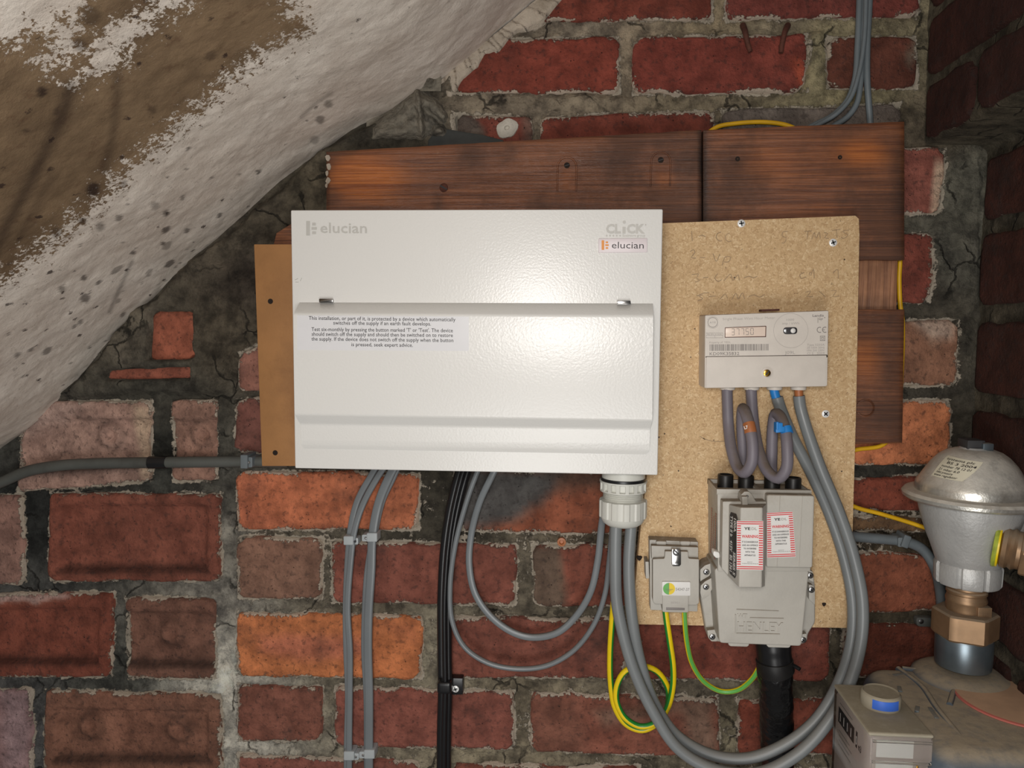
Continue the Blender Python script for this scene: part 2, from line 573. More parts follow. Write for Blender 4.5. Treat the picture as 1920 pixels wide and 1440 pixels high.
M['print_red'] = paint('red_print', (214, 62, 66), rough=.5, var=.04)
M['print_faded_red'] = paint('faded_red_print', (196, 106, 98), rough=.5, var=.04)
M['orange'] = paint('orange_print', (222, 142, 54), rough=.5, var=.02)
M['label_white'] = paint('white_sticker', (228, 226, 222), rough=.4, var=.02)
M['label_film'] = paint('film_sticker', (222, 222, 224), rough=.25, var=.01)
M['label_lilac'] = paint('gel_badge', (214, 204, 206), rough=.4, var=.02)
M['gland'] = paint('pale_grey_nylon', (206, 206, 198), rough=.42, var=.02)
M['meter'] = paint('pale_grey_meter_case', (214, 206, 196), rough=.5, var=.03, dust=(140, 122, 104), dust_amt=.9, bump=.0001)
M['grey_plastic'] = paint('grey_bakelite', (184, 180, 171), rough=.5, var=.05, scale=25, dust=(132, 118, 100), dust_amt=.95, dirt=(150, 140, 126), dirt_amt=.45, bump=.0002)
M['grey_cable'] = paint('grey_pvc', (118, 123, 126), rough=.3, var=.05, scale=20, dust=(128, 122, 112), dust_amt=.35)
M['tail'] = paint('grey_pvc_tail', (124, 128, 129), rough=.36, var=.05, scale=20, dust=(136, 128, 116), dust_amt=.4)
M['old_tail'] = paint('old_purplish_grey_tail', (118, 112, 120), rough=.5, var=.06, scale=25, dust=(104, 90, 78), dust_amt=.95)
M['dark_cable'] = paint('dusty_dark_grey_cable', (84, 86, 82), rough=.55, var=.12, scale=30, dirt=(60, 58, 54), dirt_amt=.6)
M['blue_grey_cable'] = paint('blue_grey_cable', (104, 112, 116), rough=.5, var=.06)
M['black'] = paint('black_pvc', (24, 24, 26), rough=.32, var=.1)
M['black_cap'] = paint('black_rubber_bush', (26, 25, 25), rough=.45, var=.2, dust=(70, 62, 52), dust_amt=.3)
M['olive'] = paint('olive_tape', (158, 170, 62), rough=.4, var=.2, scale=120)
M['tape'] = paint('black_wrapping_tape', (20, 20, 21), rough=.22, var=.1, bump=.004, bscale=55)
M['yellow'] = paint('earth_yellow', (238, 206, 20), rough=.38, var=.03)
M['green'] = paint('earth_green', (34, 132, 50), rough=.38, var=.03)
M['lime_green'] = paint('earth_light_green', (98, 176, 80), rough=.38, var=.03)
M['yellow_wire'] = paint('dusty_yellow_wire', (226, 176, 26), rough=.45, var=.06)
M['blue'] = paint('blue_plastic', (40, 130, 205), rough=.4, var=.03)
M['brown'] = paint('brown_plastic', (170, 104, 62), rough=.45, var=.04)
M['clip'] = paint('grey_clip', (172, 178, 180), rough=.4, var=.03)
M['zinc'] = paint('zinc_plated_steel', (205, 205, 205), rough=.28, metal=1.0, var=.05)
M['chrome'] = paint('dark_chrome', (150, 148, 146), rough=.2, metal=1.0, var=.05)
M['screw_white'] = paint('bright_screw', (236, 236, 234), rough=.35, metal=.15, var=.03)
M['slot'] = paint('screw_slot_shadow', (52, 52, 54), rough=.7, var=.05)
M['hole'] = paint('bored_hole', (34, 23, 16), rough=.9, var=.1)
M['brass'] = paint('dull_brass', (158, 128, 98), rough=.46, metal=.65, var=.14, scale=40, dust=(128, 114, 96), dust_amt=.9, dirt=(112, 94, 76), dirt_amt=.6)
M['bright_brass'] = paint('bright_brass', (212, 164, 72), rough=.22, metal=1.0, var=.08)
M['steel'] = paint('blued_steel_collar', (126, 138, 146), rough=.34, metal=.8, var=.1, scale=40, dust=(120, 112, 98), dust_amt=.9)
M['cast'] = paint('dusty_cast_aluminium', (226, 224, 216), rough=.33, metal=.78, var=.1, scale=70, dust=(176, 166, 150), dust_amt=.5, dirt=(150, 140, 124), dirt_amt=.55, bump=.0003, bscale=300)
M['cast_low'] = paint('pale_cast_aluminium', (186, 186, 184), rough=.46, metal=.35, var=.08, scale=40, bump=.0004, bscale=300)
M['gas_body'] = paint('dusty_gas_meter_steel', (84, 94, 104), rough=.5, var=.2, scale=22, dust=(164, 150, 128), dust_amt=1.0, dirt=(116, 108, 94), dirt_amt=.7, bump=.0006, bscale=120, dlo=.5, dhi=.97)
M['index'] = paint('index_plate', (178, 166, 160), rough=.5, var=.03)
M['clear'] = m_clear('clear_plastic')
M['dusty_clear'] = paint('dusty_plastic_lid', (164, 156, 138), rough=.7, var=.08, dust=(140, 130, 110), dust_amt=.9)
M['gas_sticker'] = paint('dusty_orange_disc', (196, 160, 130), rough=.7, var=.1, scale=25, dirt=(150, 130, 108), dirt_amt=.6)
M['pink'] = paint('pink_rim', (204, 116, 104), rough=.6, var=.05)
M['blue_cap'] = paint('blue_seal', (64, 112, 214), rough=.35, var=.06)
M['lcd'] = m_lcd_screen()
M['cream'] = paint('cream_sticker', (214, 208, 186), rough=.5, var=.03)
M['rust'] = paint('rusty_iron', (84, 46, 34), rough=.8, var=.25, scale=150, bump=.001)
M['putty'] = paint('smeared_cement', (112, 106, 94), rough=.85, var=.25, scale=70, dirt=(44, 42, 38), dirt_amt=.9, bump=.003, bscale=160)
M['rubber'] = paint('black_rubber_offcut', (52, 54, 52), rough=.7, var=.15)
M['plug'] = paint('white_filler_plug', (186, 180, 168), rough=.8, var=.1, bump=.001)
M['plaster'] = paint('old_plaster', (176, 164, 148), rough=.9, var=.12, scale=60, dirt=(140, 126, 108), dirt_amt=.7, bump=.003, bscale=130)

# ------------------------------------------------------------------ the room shell
XR = P(1828, 600)[0]              # lower part of the right-hand wall
XU = P(1732, 150)[0]              # the courses above it stand further in
ZSTEP = P(1732, 272)[2]

def side_point(u, v, off, X):     # u runs out from the corner towards the viewer
    return np.stack([X + off, -u, v + 0 * u], -1)
BR = []                           # wall-plane outlines of all back-wall bricks, for the mortar
def grid_mesh(name, V, nu, nv, attrs, mat, parent=None, angle=180):
    "V: nv x nu x 3"
    me = bpy.data.meshes.new(name)
    v = V.reshape(-1, 3)
    c = (v.min(0) + v.max(0)) / 2
    idx = np.arange(nu * nv).reshape(nv, nu)
    f = np.stack([idx[:-1, :-1], idx[:-1, 1:], idx[1:, 1:], idx[1:, :-1]], -1).reshape(-1, 4)
    me.vertices.add(len(v)); me.vertices.foreach_set('co', (v - c).ravel())
    me.loops.add(f.size); me.loops.foreach_set('vertex_index', f.ravel())
    me.polygons.add(len(f)); me.polygons.foreach_set('loop_start', np.arange(0, f.size, 4))
    me.polygons.foreach_set('loop_total', np.full(len(f), 4))
    me.update(calc_edges=True)
    for k, a in attrs.items():
        if a.ndim == 3:
            at = me.attributes.new(k, 'FLOAT_COLOR', 'POINT')
            at.data.foreach_set('color', np.concatenate([a.reshape(-1, 3), np.ones((len(v), 1))], 1).ravel())
        else:
            at = me.attributes.new(k, 'FLOAT', 'POINT')
            at.data.foreach_set('value', a.ravel())
    me.materials.append(mat)
    me.shade_smooth()
    o = bpy.data.objects.new(name, me)
    link(o, parent, c)
    return o

BRICK_MARKS = [  # outline in the picture, colour, softness in px, strength: old paint and cement smears on the bricks, one dark strip below the box
    ([(800, 870), (1070, 870), (1050, 920), (1000, 965), (960, 985), (850, 1005), (800, 1000)], (74, 74, 72), 26, .95),
    ([(1000, 870), (1200, 870), (1200, 905), (1050, 930)], (70, 58, 50), 30, .75),  # dark strip across the brick just below the box
    ([(990, 1018), (1052, 1020), (1066, 1140), (990, 1142)], (92, 78, 64), 12, .85),
    ([(1105, 1330), (1340, 1295), (1352, 1420), (1290, 1420), (1270, 1340), (1130, 1370)], (112, 92, 76), 24, .7),
    ([(990, 1296), (1100, 1296), (1110, 1420), (990, 1420)], (108, 72, 58), 30, .35),
    ([(850, 200), (905, 225), (915, 270), (870, 290), (845, 260)], (74, 68, 60), 8, .9),
    ([(975, 205), (1010, 205), (1012, 290), (975, 280)], (96, 84, 74), 10, .6),
    ([(1690, 590), (1800, 590), (1790, 640), (1750, 650), (1720, 625)], (176, 166, 150), 18, .55),
    ([(1755, 300), (1780, 300), (1780, 390), (1740, 400)], (172, 150, 124), 8, .8),
    ([(1480, 110), (1500, 100), (1522, 180), (1500, 180)], (150, 58, 36), 6, .6),
    ([(1690, 110), (1725, 60), (1725, 100), (1712, 130)], (92, 80, 66), 8, .8),
    ([(480, 1190), (560, 1180), (690, 1195), (700, 1235), (560, 1245), (480, 1225)], (150, 78, 62), 22, .7),
    ([(441, 884), (500, 884), (480, 940), (560, 985), (441, 995)], (132, 66, 48), 30, .6),
    ([(700, 1155), (790, 1155), (790, 1210), (740, 1200)], (150, 78, 52), 26, .5),
    ([(30, 740), (200, 745), (120, 800), (40, 830)], (150, 128, 118), 30, .4),
    ([(245, 755), (290, 755), (290, 905), (262, 905)], (176, 152, 122), 14, .6),
    ([(0, 1290), (60, 1290), (60, 1445), (0, 1445)], (130, 112, 116), 20, .4),
    ([(-20, 1108), (135, 1110), (120, 1127), (60, 1132), (-20, 1130)], (150, 140, 134), 8, .6),
]
def brick(corners, colour, parent, X=None, frog=None, lime=.55, proud=0.0, glaze=0.0, res=.0075):
    "corners TL TR BR BL in the picture"
    if X is None:
        q = np.array([P(x, y)[[0, 2]] for x, y in corners])
        BR.append(q)
    else:
        q = []
        for x, y in corners:
            p = PX(x, y, X); q.append((-p[1], p[2]))
        q = np.array(q)
    if frog: res = .0042
    seed = len(BR) * 3.7 + (50 if X else 0)
    w = np.linalg.norm(q[1] - q[0]); h = np.linalg.norm(q[3] - q[0])
    def par(L):
        n = max(4, int(L / res))
        e = [0, .0018 / L, min(.005, L * .2) / L]
        g = min(.010, L * .34) / L
        return np.array(e + list(np.linspace(g, 1 - g, n)) + [1 - t for t in e[::-1]])
    s, t = np.meshgrid(par(w), par(h))
    c = [q[i][None, None, :] for i in range(4)]
    uv = (c[0] * (1 - s)[..., None] + c[1] * s[..., None]) * (1 - t)[..., None] + (c[3] * (1 - s)[..., None] + c[2] * s[..., None]) * t[..., None]
    du, dv = np.minimum(s, 1 - s) * w, np.minimum(t, 1 - t) * h
    d = np.minimum(du, dv)
    u, v = uv[..., 0].copy(), uv[..., 1].copy()
    # worn corners and wavy arrises
    R = .010
    cu, cv = np.clip(R - du, 0, R) / R, np.clip(R - dv, 0, R) / R
    pull = np.minimum(cu, cv) * R * .42 * (1 + .6 * vnoise(u * 60, v * 60, seed))
    u += np.sign(.5 - s) * pull; v += -np.sign(.5 - t) * pull
    ew = np.exp(-d / .012)
    u += ew * .0042 * fbm(u * 42, v * 42, seed, 3, 4); v += ew * .0042 * fbm(u * 42, v * 42, seed, 9, 4)
    off = .016 * np.clip(1 - d / .0018, 0, 1) + .0016 * np.clip(1 - d / .005, 0, 1) * (d > 0)
    off += -.0011 * fbm(u * 45, v * 45, seed, 21) - .0009 * fbm(u * 14, v * 14, seed, 33)
    off += ew * .0022 * np.clip(fbm(u * 55, v * 55, seed, 41), 0, 1)
    off -= proud
    frog_dark = np.zeros_like(u)
    if frog:
        mx, my = frog.get('mx', .018), frog.get('my', .022)
        inner = np.minimum(du - mx, dv - my)
        off += .0075 * smooth(inner, 0, .006)
        ledge_shade = np.exp(-((inner - .003) / .0065) ** 2) * (t > .5) * (dv - my < du - mx + .004)
        frog_dark = .4 * ledge_shade  # lower slope of the frog darkened: its shade is painted into the brick colour
        for (bx, by) in frog.get('boss', ()):
            bp = P(bx, by)
            rr = np.hypot(u - bp[0], v - bp[2])
            off += -.0034 * np.exp(-((rr - .012) / .0036) ** 2) * (1 + .7 * vnoise(u * 150, v * 150, seed)) + .003 * np.exp(-(rr / .006) ** 2)
            frog_dark = np.maximum(frog_dark, .18 * np.exp(-((rr - .017) / .004) ** 2))
    V = np.stack([u, off, v], -1) if X is None else side_point(u, v, off, X)
    px, py = project(V)
    base = np.broadcast_to(np.asarray(colour, float), V.shape).copy() * (1 - frog_dark)[..., None]
    base *= (1 + .10 * fbm(u * 25, v * 25, seed, 55)[..., None]) * (1 + .06 * fbm(u * 9, v * 9, seed, 61)[..., None] * np.array([1, .6, .5]))
    for poly, col, soft, amt in BRICK_MARKS:
        sd = sdf_poly(px + 8 * fbm(u * 60, v * 60, 1, 71), py + 8 * fbm(u * 60, v * 60, 1, 77), poly)
        a = (amt * (1 - smooth(sd, -soft, soft * .4)))[..., None]
        base = base * (1 - a) + np.array(col) * a
    sat = np.clip((base[..., :1] - base[..., 2:]) / (base[..., :1] + 1) * 1.6 - .45, 0, 1)
    base = base * (1 + sat * np.array([0, .07, .0]))
    g_ = base.mean(-1, keepdims=True)
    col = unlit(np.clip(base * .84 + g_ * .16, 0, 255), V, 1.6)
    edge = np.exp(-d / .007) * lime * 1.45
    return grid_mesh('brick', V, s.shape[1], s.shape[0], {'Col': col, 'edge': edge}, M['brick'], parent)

# back wall: mortar is made after the bricks because it follows their outlines
wall_back = tag(bpy.data.objects.new('wall_back', bpy.data.meshes.new('wall_back')), kind='structure')
link(wall_back, None, (0, 0, 0))
B = lambda *a, **k: brick(*a, parent=wall_back, **k)
F1 = dict(mx=.022, my=.018)
BRICKS = [
    ([(441, 884), (787, 886), (785, 995), (443, 995)], (170, 88, 58), {}),
    ([(850, 880), (1186, 880), (1186, 1004), (858, 998)], (140, 70, 48), {}),
    ([(442, 1006), (604, 1010), (604, 1125), (443, 1125)], (120, 82, 66), {}),
    ([(618, 1014), (970, 1022), (968, 1138), (620, 1132)], (124, 64, 52), {}),
    ([(996, 1022), (1190, 1022), (1190, 1140), (998, 1140)], (126, 64, 50), {}),
    ([(443, 1148), (793, 1155), (790, 1276), (443, 1270)], (176, 94, 54), {}),
    ([(828, 1158), (1174, 1160), (1174, 1276), (828, 1273)], (122, 64, 52), {}),
    ([(1196, 1155), (1558, 1168), (1556, 1280), (1196, 1276)], (124, 58, 46), {}),
    ([(1582, 1170), (1766, 1170), (1766, 1268), (1580, 1275)], (102, 46, 33), {}),
    ([(442, 1284), (604, 1290), (604, 1393), (443, 1393)], (110, 62, 50), {}),
    ([(626, 1288), (965, 1298), (965, 1407), (626, 1403)], (124, 65, 54), {}),
    ([(993, 1298), (1350, 1312), (1350, 1422), (993, 1412)], (122, 66, 52), {}),
    ([(1383, 1315), (1600, 1310), (1600, 1415), (1383, 1425)], (120, 54, 40), {}),
    ([(1622, 1300), (1900, 1300), (1900, 1420), (1622, 1415)], (110, 48, 36), {}),
    ([(443, 1415), (785, 1428), (785, 1540), (443, 1540)], (114, 62, 52), {}),
    ([(848, 1432), (1200, 1440), (1200, 1550), (848, 1550)], (120, 62, 50), {}),
    ([(1226, 1445), (1560, 1445), (1560, 1560), (1226, 1560)], (116, 58, 44), {}),
    ([(1590, 1440), (1900, 1440), (1900, 1560), (1590, 1560)], (110, 50, 38), {}),
    ([(446, 662), (500, 640), (500, 735), (442, 735)], (122, 76, 64), {}),
    ([(438, 746), (500, 746), (500, 852), (440, 852)], (104, 60, 52), {}),
    # right of the chipboard
    ([(1600, 1036), (1766, 1040), (1766, 1148), (1600, 1152)], (130, 66, 46), {}),
    ([(1560, 895), (1745, 893), (1745, 962), (1560, 960)], (114, 50, 36), {}),
    ([(1560, 966), (1745, 973), (1745, 1000), (1560, 996)], (104, 74, 50), {}),
    ([(1560, 752), (1790, 750), (1785, 872), (1560, 874)], (182, 100, 64), {}),
    ([(1560, 605), (1798, 598), (1798, 724), (1560, 728)], (126, 82, 62), {}),
    ([(1560, 432), (1752, 436), (1748, 568), (1560, 570)], (112, 50, 40), {}),
    ([(1600, 275), (1778, 275), (1765, 400), (1600, 405)], (120, 62, 52), {}),
    # above the timber
    ([(850, 212), (1000, 216), (1000, 300), (850, 300)], (110, 50, 40), {}),
    ([(1012, 216), (1342, 205), (1342, 300), (1012, 300)], (100, 42, 32), {}),
    ([(1352, 203), (1690, 192), (1690, 300), (1352, 300)], (88, 78, 70), dict(lime=.3)),
    ([(846, 72), (1164, 66), (1164, 173), (846, 178)], (108, 43, 33), {}),
    ([(1184, 66), (1518, 62), (1513, 174), (1184, 175)], (104, 42, 34), {}),
    ([(1551, 68), (1722, 64), (1722, 163), (1552, 166)], (82, 40, 30), {}),
    ([(960, -75), (1336, -75), (1336, 38), (1010, 40)], (100, 42, 32), {}),
    ([(1362, -75), (1726, -75), (1726, 30), (1362, 36)], (96, 41, 35), {}),
    ([(1080, -210), (1250, -210), (1250, -95), (1080, -95)], (96, 41, 35), {}),
    ([(1275, -210), (1640, -210), (1640, -95), (1275, -95)], (96, 41, 35), {}),
    # left: bricks on edge, their frogs showing
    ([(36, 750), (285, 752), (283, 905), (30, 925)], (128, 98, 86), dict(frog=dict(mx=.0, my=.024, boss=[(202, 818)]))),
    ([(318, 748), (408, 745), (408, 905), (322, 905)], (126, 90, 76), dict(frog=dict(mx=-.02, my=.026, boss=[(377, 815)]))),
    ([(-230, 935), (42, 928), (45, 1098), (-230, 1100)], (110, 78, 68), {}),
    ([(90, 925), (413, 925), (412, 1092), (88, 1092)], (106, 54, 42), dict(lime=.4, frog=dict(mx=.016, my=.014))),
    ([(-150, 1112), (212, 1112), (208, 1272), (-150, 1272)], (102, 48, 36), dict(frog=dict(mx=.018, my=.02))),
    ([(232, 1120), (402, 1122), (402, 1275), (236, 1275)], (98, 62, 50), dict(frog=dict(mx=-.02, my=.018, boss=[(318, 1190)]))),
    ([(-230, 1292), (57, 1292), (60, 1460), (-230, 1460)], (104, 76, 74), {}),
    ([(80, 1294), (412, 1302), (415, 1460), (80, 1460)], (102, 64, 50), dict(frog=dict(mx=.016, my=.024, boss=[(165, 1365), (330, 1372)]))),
    ([(-90, 1480), (215, 1480), (215, 1640), (-90, 1640)], (102, 60, 50), {}),
    ([(240, 1480), (412, 1480), (412, 1640), (240, 1640)], (102, 60, 50), {}),
    ([(284, 580), (366, 582), (372, 676), (276, 680)], (132, 66, 48), dict(proud=-.002, lime=.15)),
    ([(203, 690), (366, 684), (362, 712), (196, 716)], (118, 60, 46), dict(lime=.12)),
]
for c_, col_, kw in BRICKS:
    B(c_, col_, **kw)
# the same wall carried on below and to the left of the picture
rb = random.Random(3)
def course(y0, y1, x0, x1, lens, k):
    x = x0
    while x < x1 - 60:
        L = min(lens[k % len(lens)], x1 - x)
        c = rb.choice(((120, 64, 52), (112, 62, 50), (126, 66, 48), (104, 58, 48), (150, 80, 52)))
        B([(x, y0), (x + L, y0), (x + L, y1), (x, y1)], c, res=.016)
        x += L + 26; k += 1
for i, y in enumerate((1566, 1704, 1842)):
    course(y, y + 112, 443, 1900, (345, 165), i)
course(1664, 1824, -640, 412, (165, 330), 0)
for i, (a, b) in enumerate(((935, 1098), (1112, 1272), (1292, 1460), (1480, 1640))):
    course(a, b, -640, (-256, -176, -256, -116)[i], (165, 330), i)

# cement smeared over the bricks beside the stair: raised above the brick faces
CEMENT = [
    ([(20, 830), (120, 735), (330, 510), (540, 330), (615, 280), (880, 120), (850, 300), (640, 420), (540, 400), (505, 620), (440, 650), (432, 742), (60, 748)], .0075),
    ([(1750, 425), (1840, 260), (1840, 600), (1752, 575)], .003),
    ([(1775, 260), (1840, 260), (1840, 420), (1766, 404)], .003),
    ([(1500, 60), (1550, 60), (1552, 180), (1495, 180)], .004),
    ([(835, 178), (1170, 176), (1190, 200), (1010, 220), (850, 215)], .002),
    ([(1795, 590), (1840, 590), (1840, 900), (1790, 900)], .002),
    ([(680, 880), (800, 880), (790, 893), (740, 892), (690, 889)], .006),
]
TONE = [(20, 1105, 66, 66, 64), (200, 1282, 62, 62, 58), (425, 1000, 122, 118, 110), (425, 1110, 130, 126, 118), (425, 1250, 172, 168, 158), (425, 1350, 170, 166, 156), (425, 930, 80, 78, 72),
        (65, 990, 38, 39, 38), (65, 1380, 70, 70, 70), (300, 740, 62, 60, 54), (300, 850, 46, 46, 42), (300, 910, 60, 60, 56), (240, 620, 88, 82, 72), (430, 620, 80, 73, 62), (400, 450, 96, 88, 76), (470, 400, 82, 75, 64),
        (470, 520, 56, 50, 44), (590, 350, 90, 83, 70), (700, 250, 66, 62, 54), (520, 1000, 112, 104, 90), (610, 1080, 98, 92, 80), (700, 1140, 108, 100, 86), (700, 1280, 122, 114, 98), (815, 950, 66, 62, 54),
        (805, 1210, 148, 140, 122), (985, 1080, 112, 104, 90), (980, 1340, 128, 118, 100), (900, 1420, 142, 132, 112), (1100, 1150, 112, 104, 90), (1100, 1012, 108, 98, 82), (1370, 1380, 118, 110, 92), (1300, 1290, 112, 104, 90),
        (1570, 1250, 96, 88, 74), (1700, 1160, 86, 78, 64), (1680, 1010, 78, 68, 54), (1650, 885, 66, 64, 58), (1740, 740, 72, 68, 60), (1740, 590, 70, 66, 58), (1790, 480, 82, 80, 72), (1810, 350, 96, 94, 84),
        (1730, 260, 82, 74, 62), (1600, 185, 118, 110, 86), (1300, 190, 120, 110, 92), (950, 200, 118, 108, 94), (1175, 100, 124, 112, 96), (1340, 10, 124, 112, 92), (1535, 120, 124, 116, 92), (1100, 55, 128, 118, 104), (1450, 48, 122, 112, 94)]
def wall_mortar():
    xs = np.concatenate([np.arange(P(-640, 900)[0], P(-190, 900)[0], .006), np.arange(P(-190, 900)[0], XR + .03, .0031)])
    zs = np.concatenate([np.arange(P(900, 1950)[2], P(900, 1600)[2], .006), np.arange(P(900, 1600)[2], P(900, -190)[2], .0031)])
    X, Z = np.meshgrid(xs, zs)
    px, py = project(np.stack([X, 0 * X, Z], -1))
    sd = np.full(X.shape, 1.0)
    for q in BR:
        lo, hi = q.min(0) - .05, q.max(0) + .05
        ix = slice(*np.searchsorted(xs, (lo[0], hi[0]))); iz = slice(*np.searchsorted(zs, (lo[1], hi[1])))
        if ix.stop > ix.start and iz.stop > iz.start:
            sd[iz, ix] = np.minimum(sd[iz, ix], sdf_poly(X[iz, ix], Z[iz, ix], q))
    n = fbm(X * 50, Z * 50, 0, 5, 4); n2 = fbm(X * 160, Z * 160, 0, 15, 3); n3 = fbm(X * 16, Z * 16, 0, 25, 3)
    Y = .0062 - .0030 * n - .0016 * n2 - .002 * n3
    Y -= .0035 * np.exp(-(np.clip(sd, 0, 1) / .004) ** 2) * smooth(n2 + n, -.2, .5)
    for poly, hgt in CEMENT:
        g = sdf_poly(px + 14 * n, py + 14 * n3, poly)
        a = 1 - smooth(g, -12, 6)
        Y = Y * (1 - a) + (-(hgt) - .0035 * n - .0022 * n2 - .006 * n3) * a
    inside = smooth(-sd + .0022 * n, .0012, .0045)
    Y = Y * (1 - inside) + np.maximum(Y, .014) * inside
    # the strip behind the plaster fillet and the sloping soffit edge comes forward
    w = np.zeros(X.shape); c = np.zeros(X.shape + (3,))
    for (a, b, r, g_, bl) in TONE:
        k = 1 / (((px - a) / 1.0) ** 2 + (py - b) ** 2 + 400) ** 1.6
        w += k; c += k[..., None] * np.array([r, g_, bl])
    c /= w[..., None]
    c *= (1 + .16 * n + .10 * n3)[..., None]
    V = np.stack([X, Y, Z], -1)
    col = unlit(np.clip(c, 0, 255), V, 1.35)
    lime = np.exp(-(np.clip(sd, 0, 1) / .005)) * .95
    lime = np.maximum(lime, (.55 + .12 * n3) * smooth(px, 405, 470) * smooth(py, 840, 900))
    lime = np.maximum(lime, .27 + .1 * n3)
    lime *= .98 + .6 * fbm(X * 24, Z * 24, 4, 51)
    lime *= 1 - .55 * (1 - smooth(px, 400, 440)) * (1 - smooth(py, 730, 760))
    # a few joints hold large cream lumps
    for (a, b, rx, ry, k) in ((800, 1210, 20, 70, .5), (980, 1350, 16, 60, .6), (870, 1012, 45, 9, .95), (640, 1278, 90, 9, .5), (900, 1418, 130, 12, .55), (520, 1000, 80, 10, .4), (700, 1140, 100, 8, .4),
                              (1100, 1148, 90, 9, .4), (985, 1130, 30, 14, .5), (425, 1250, 16, 60, .5), (430, 1350, 14, 60, .4), (425, 900, 14, 50, .4), (1130, 1010, 30, 10, .6), (1390, 1380, 18, 50, .4), (1300, 190, 150, 9, .3), (420, 800, 14, 60, .35), (300, 800, 14, 60, .25), (1780, 600, 40, 14, .6)):
        lime = np.maximum(lime, k * np.exp(-((px - a) / rx) ** 2 - ((py - b) / ry) ** 2))
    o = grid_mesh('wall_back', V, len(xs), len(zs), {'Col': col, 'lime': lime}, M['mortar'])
    wall_back.data = o.data
    c0 = WORLD[o.name].copy()
    bpy.data.objects.remove(o)
    # the wall object keeps its origin at zero so that its bricks stay put
    wall_back.data.transform(Matrix.Translation(Vector(c0)))
wall_mortar()

# right wall
wall_right = bpy.data.objects.new('wall_right', bpy.data.meshes.new('wall_right'))
link(wall_right, None, (0, 0, 0)); tag(wall_right, kind='structure')
def right_wall():
    z0, z1 = P(900, 1950)[2], P(900, -190)[2]
    us = np.arange(-.012, .60, .004); zs = np.arange(z0, z1, .004)
    U, Z = np.meshgrid(us, zs)
    top = smooth(Z, ZSTEP - .003, ZSTEP + .003)
    n = fbm(U * 50, Z * 50, 3, 5, 4); n3 = fbm(U * 16, Z * 16, 3, 25)
    off = .006 - .003 * n - .003 * n3
    X = XR * (1 - top) + XU * top + off
    V = np.stack([X, -U, Z], -1)
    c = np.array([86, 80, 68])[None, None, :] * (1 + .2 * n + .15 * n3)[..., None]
    col = unlit(c, V)
    o = grid_mesh('m', V, len(us), len(zs), {'Col': col, 'lime': np.clip(.25 + .3 * n3, 0, 1)}, M['mortar'])
    c0 = WORLD[o.name].copy(); wall_right.data = o.data
    bpy.data.objects.remove(o)
    wall_right.data.transform(Matrix.Translation(Vector(c0)))
right_wall()
def side_rows(X, rows, starts, x_at):
    for (za, zb, col), st in zip(rows, starts):
        u = 0.004
        i = st
        while u < .5:
            L = (.105, .222)[i % 2]
            a = [(u, za), (u + L, za), (u + L, zb), (u, zb)]
            q = [project(np.array([X, -p_[0], p_[1]])) for p_ in a]
            brick([(float(t[0]), float(t[1])) for t in q], np.array(col) * (1 + .12 * random.uniform(-1, 1)), wall_right, X=X, lime=.25, res=.012)
            u += L + .012; i += 1
def zc(y, x=1828): return P(x, y)[2]
low = [(300, 415), (442, 572), (604, 735), (765, 890), (905, 1020), (1045, 1155), (1180, 1290), (1312, 1425), (1447, 1560), (1582, 1695), (1717, 1830)]
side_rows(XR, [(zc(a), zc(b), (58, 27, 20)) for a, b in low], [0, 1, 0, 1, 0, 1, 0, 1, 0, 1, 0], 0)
upr = [(-120, 22), (40, 150), (166, 264)]
side_rows(XU, [(zc(a, 1732), zc(b, 1732), (46, 20, 15)) for a, b in upr], [0, 1, 0], 0)

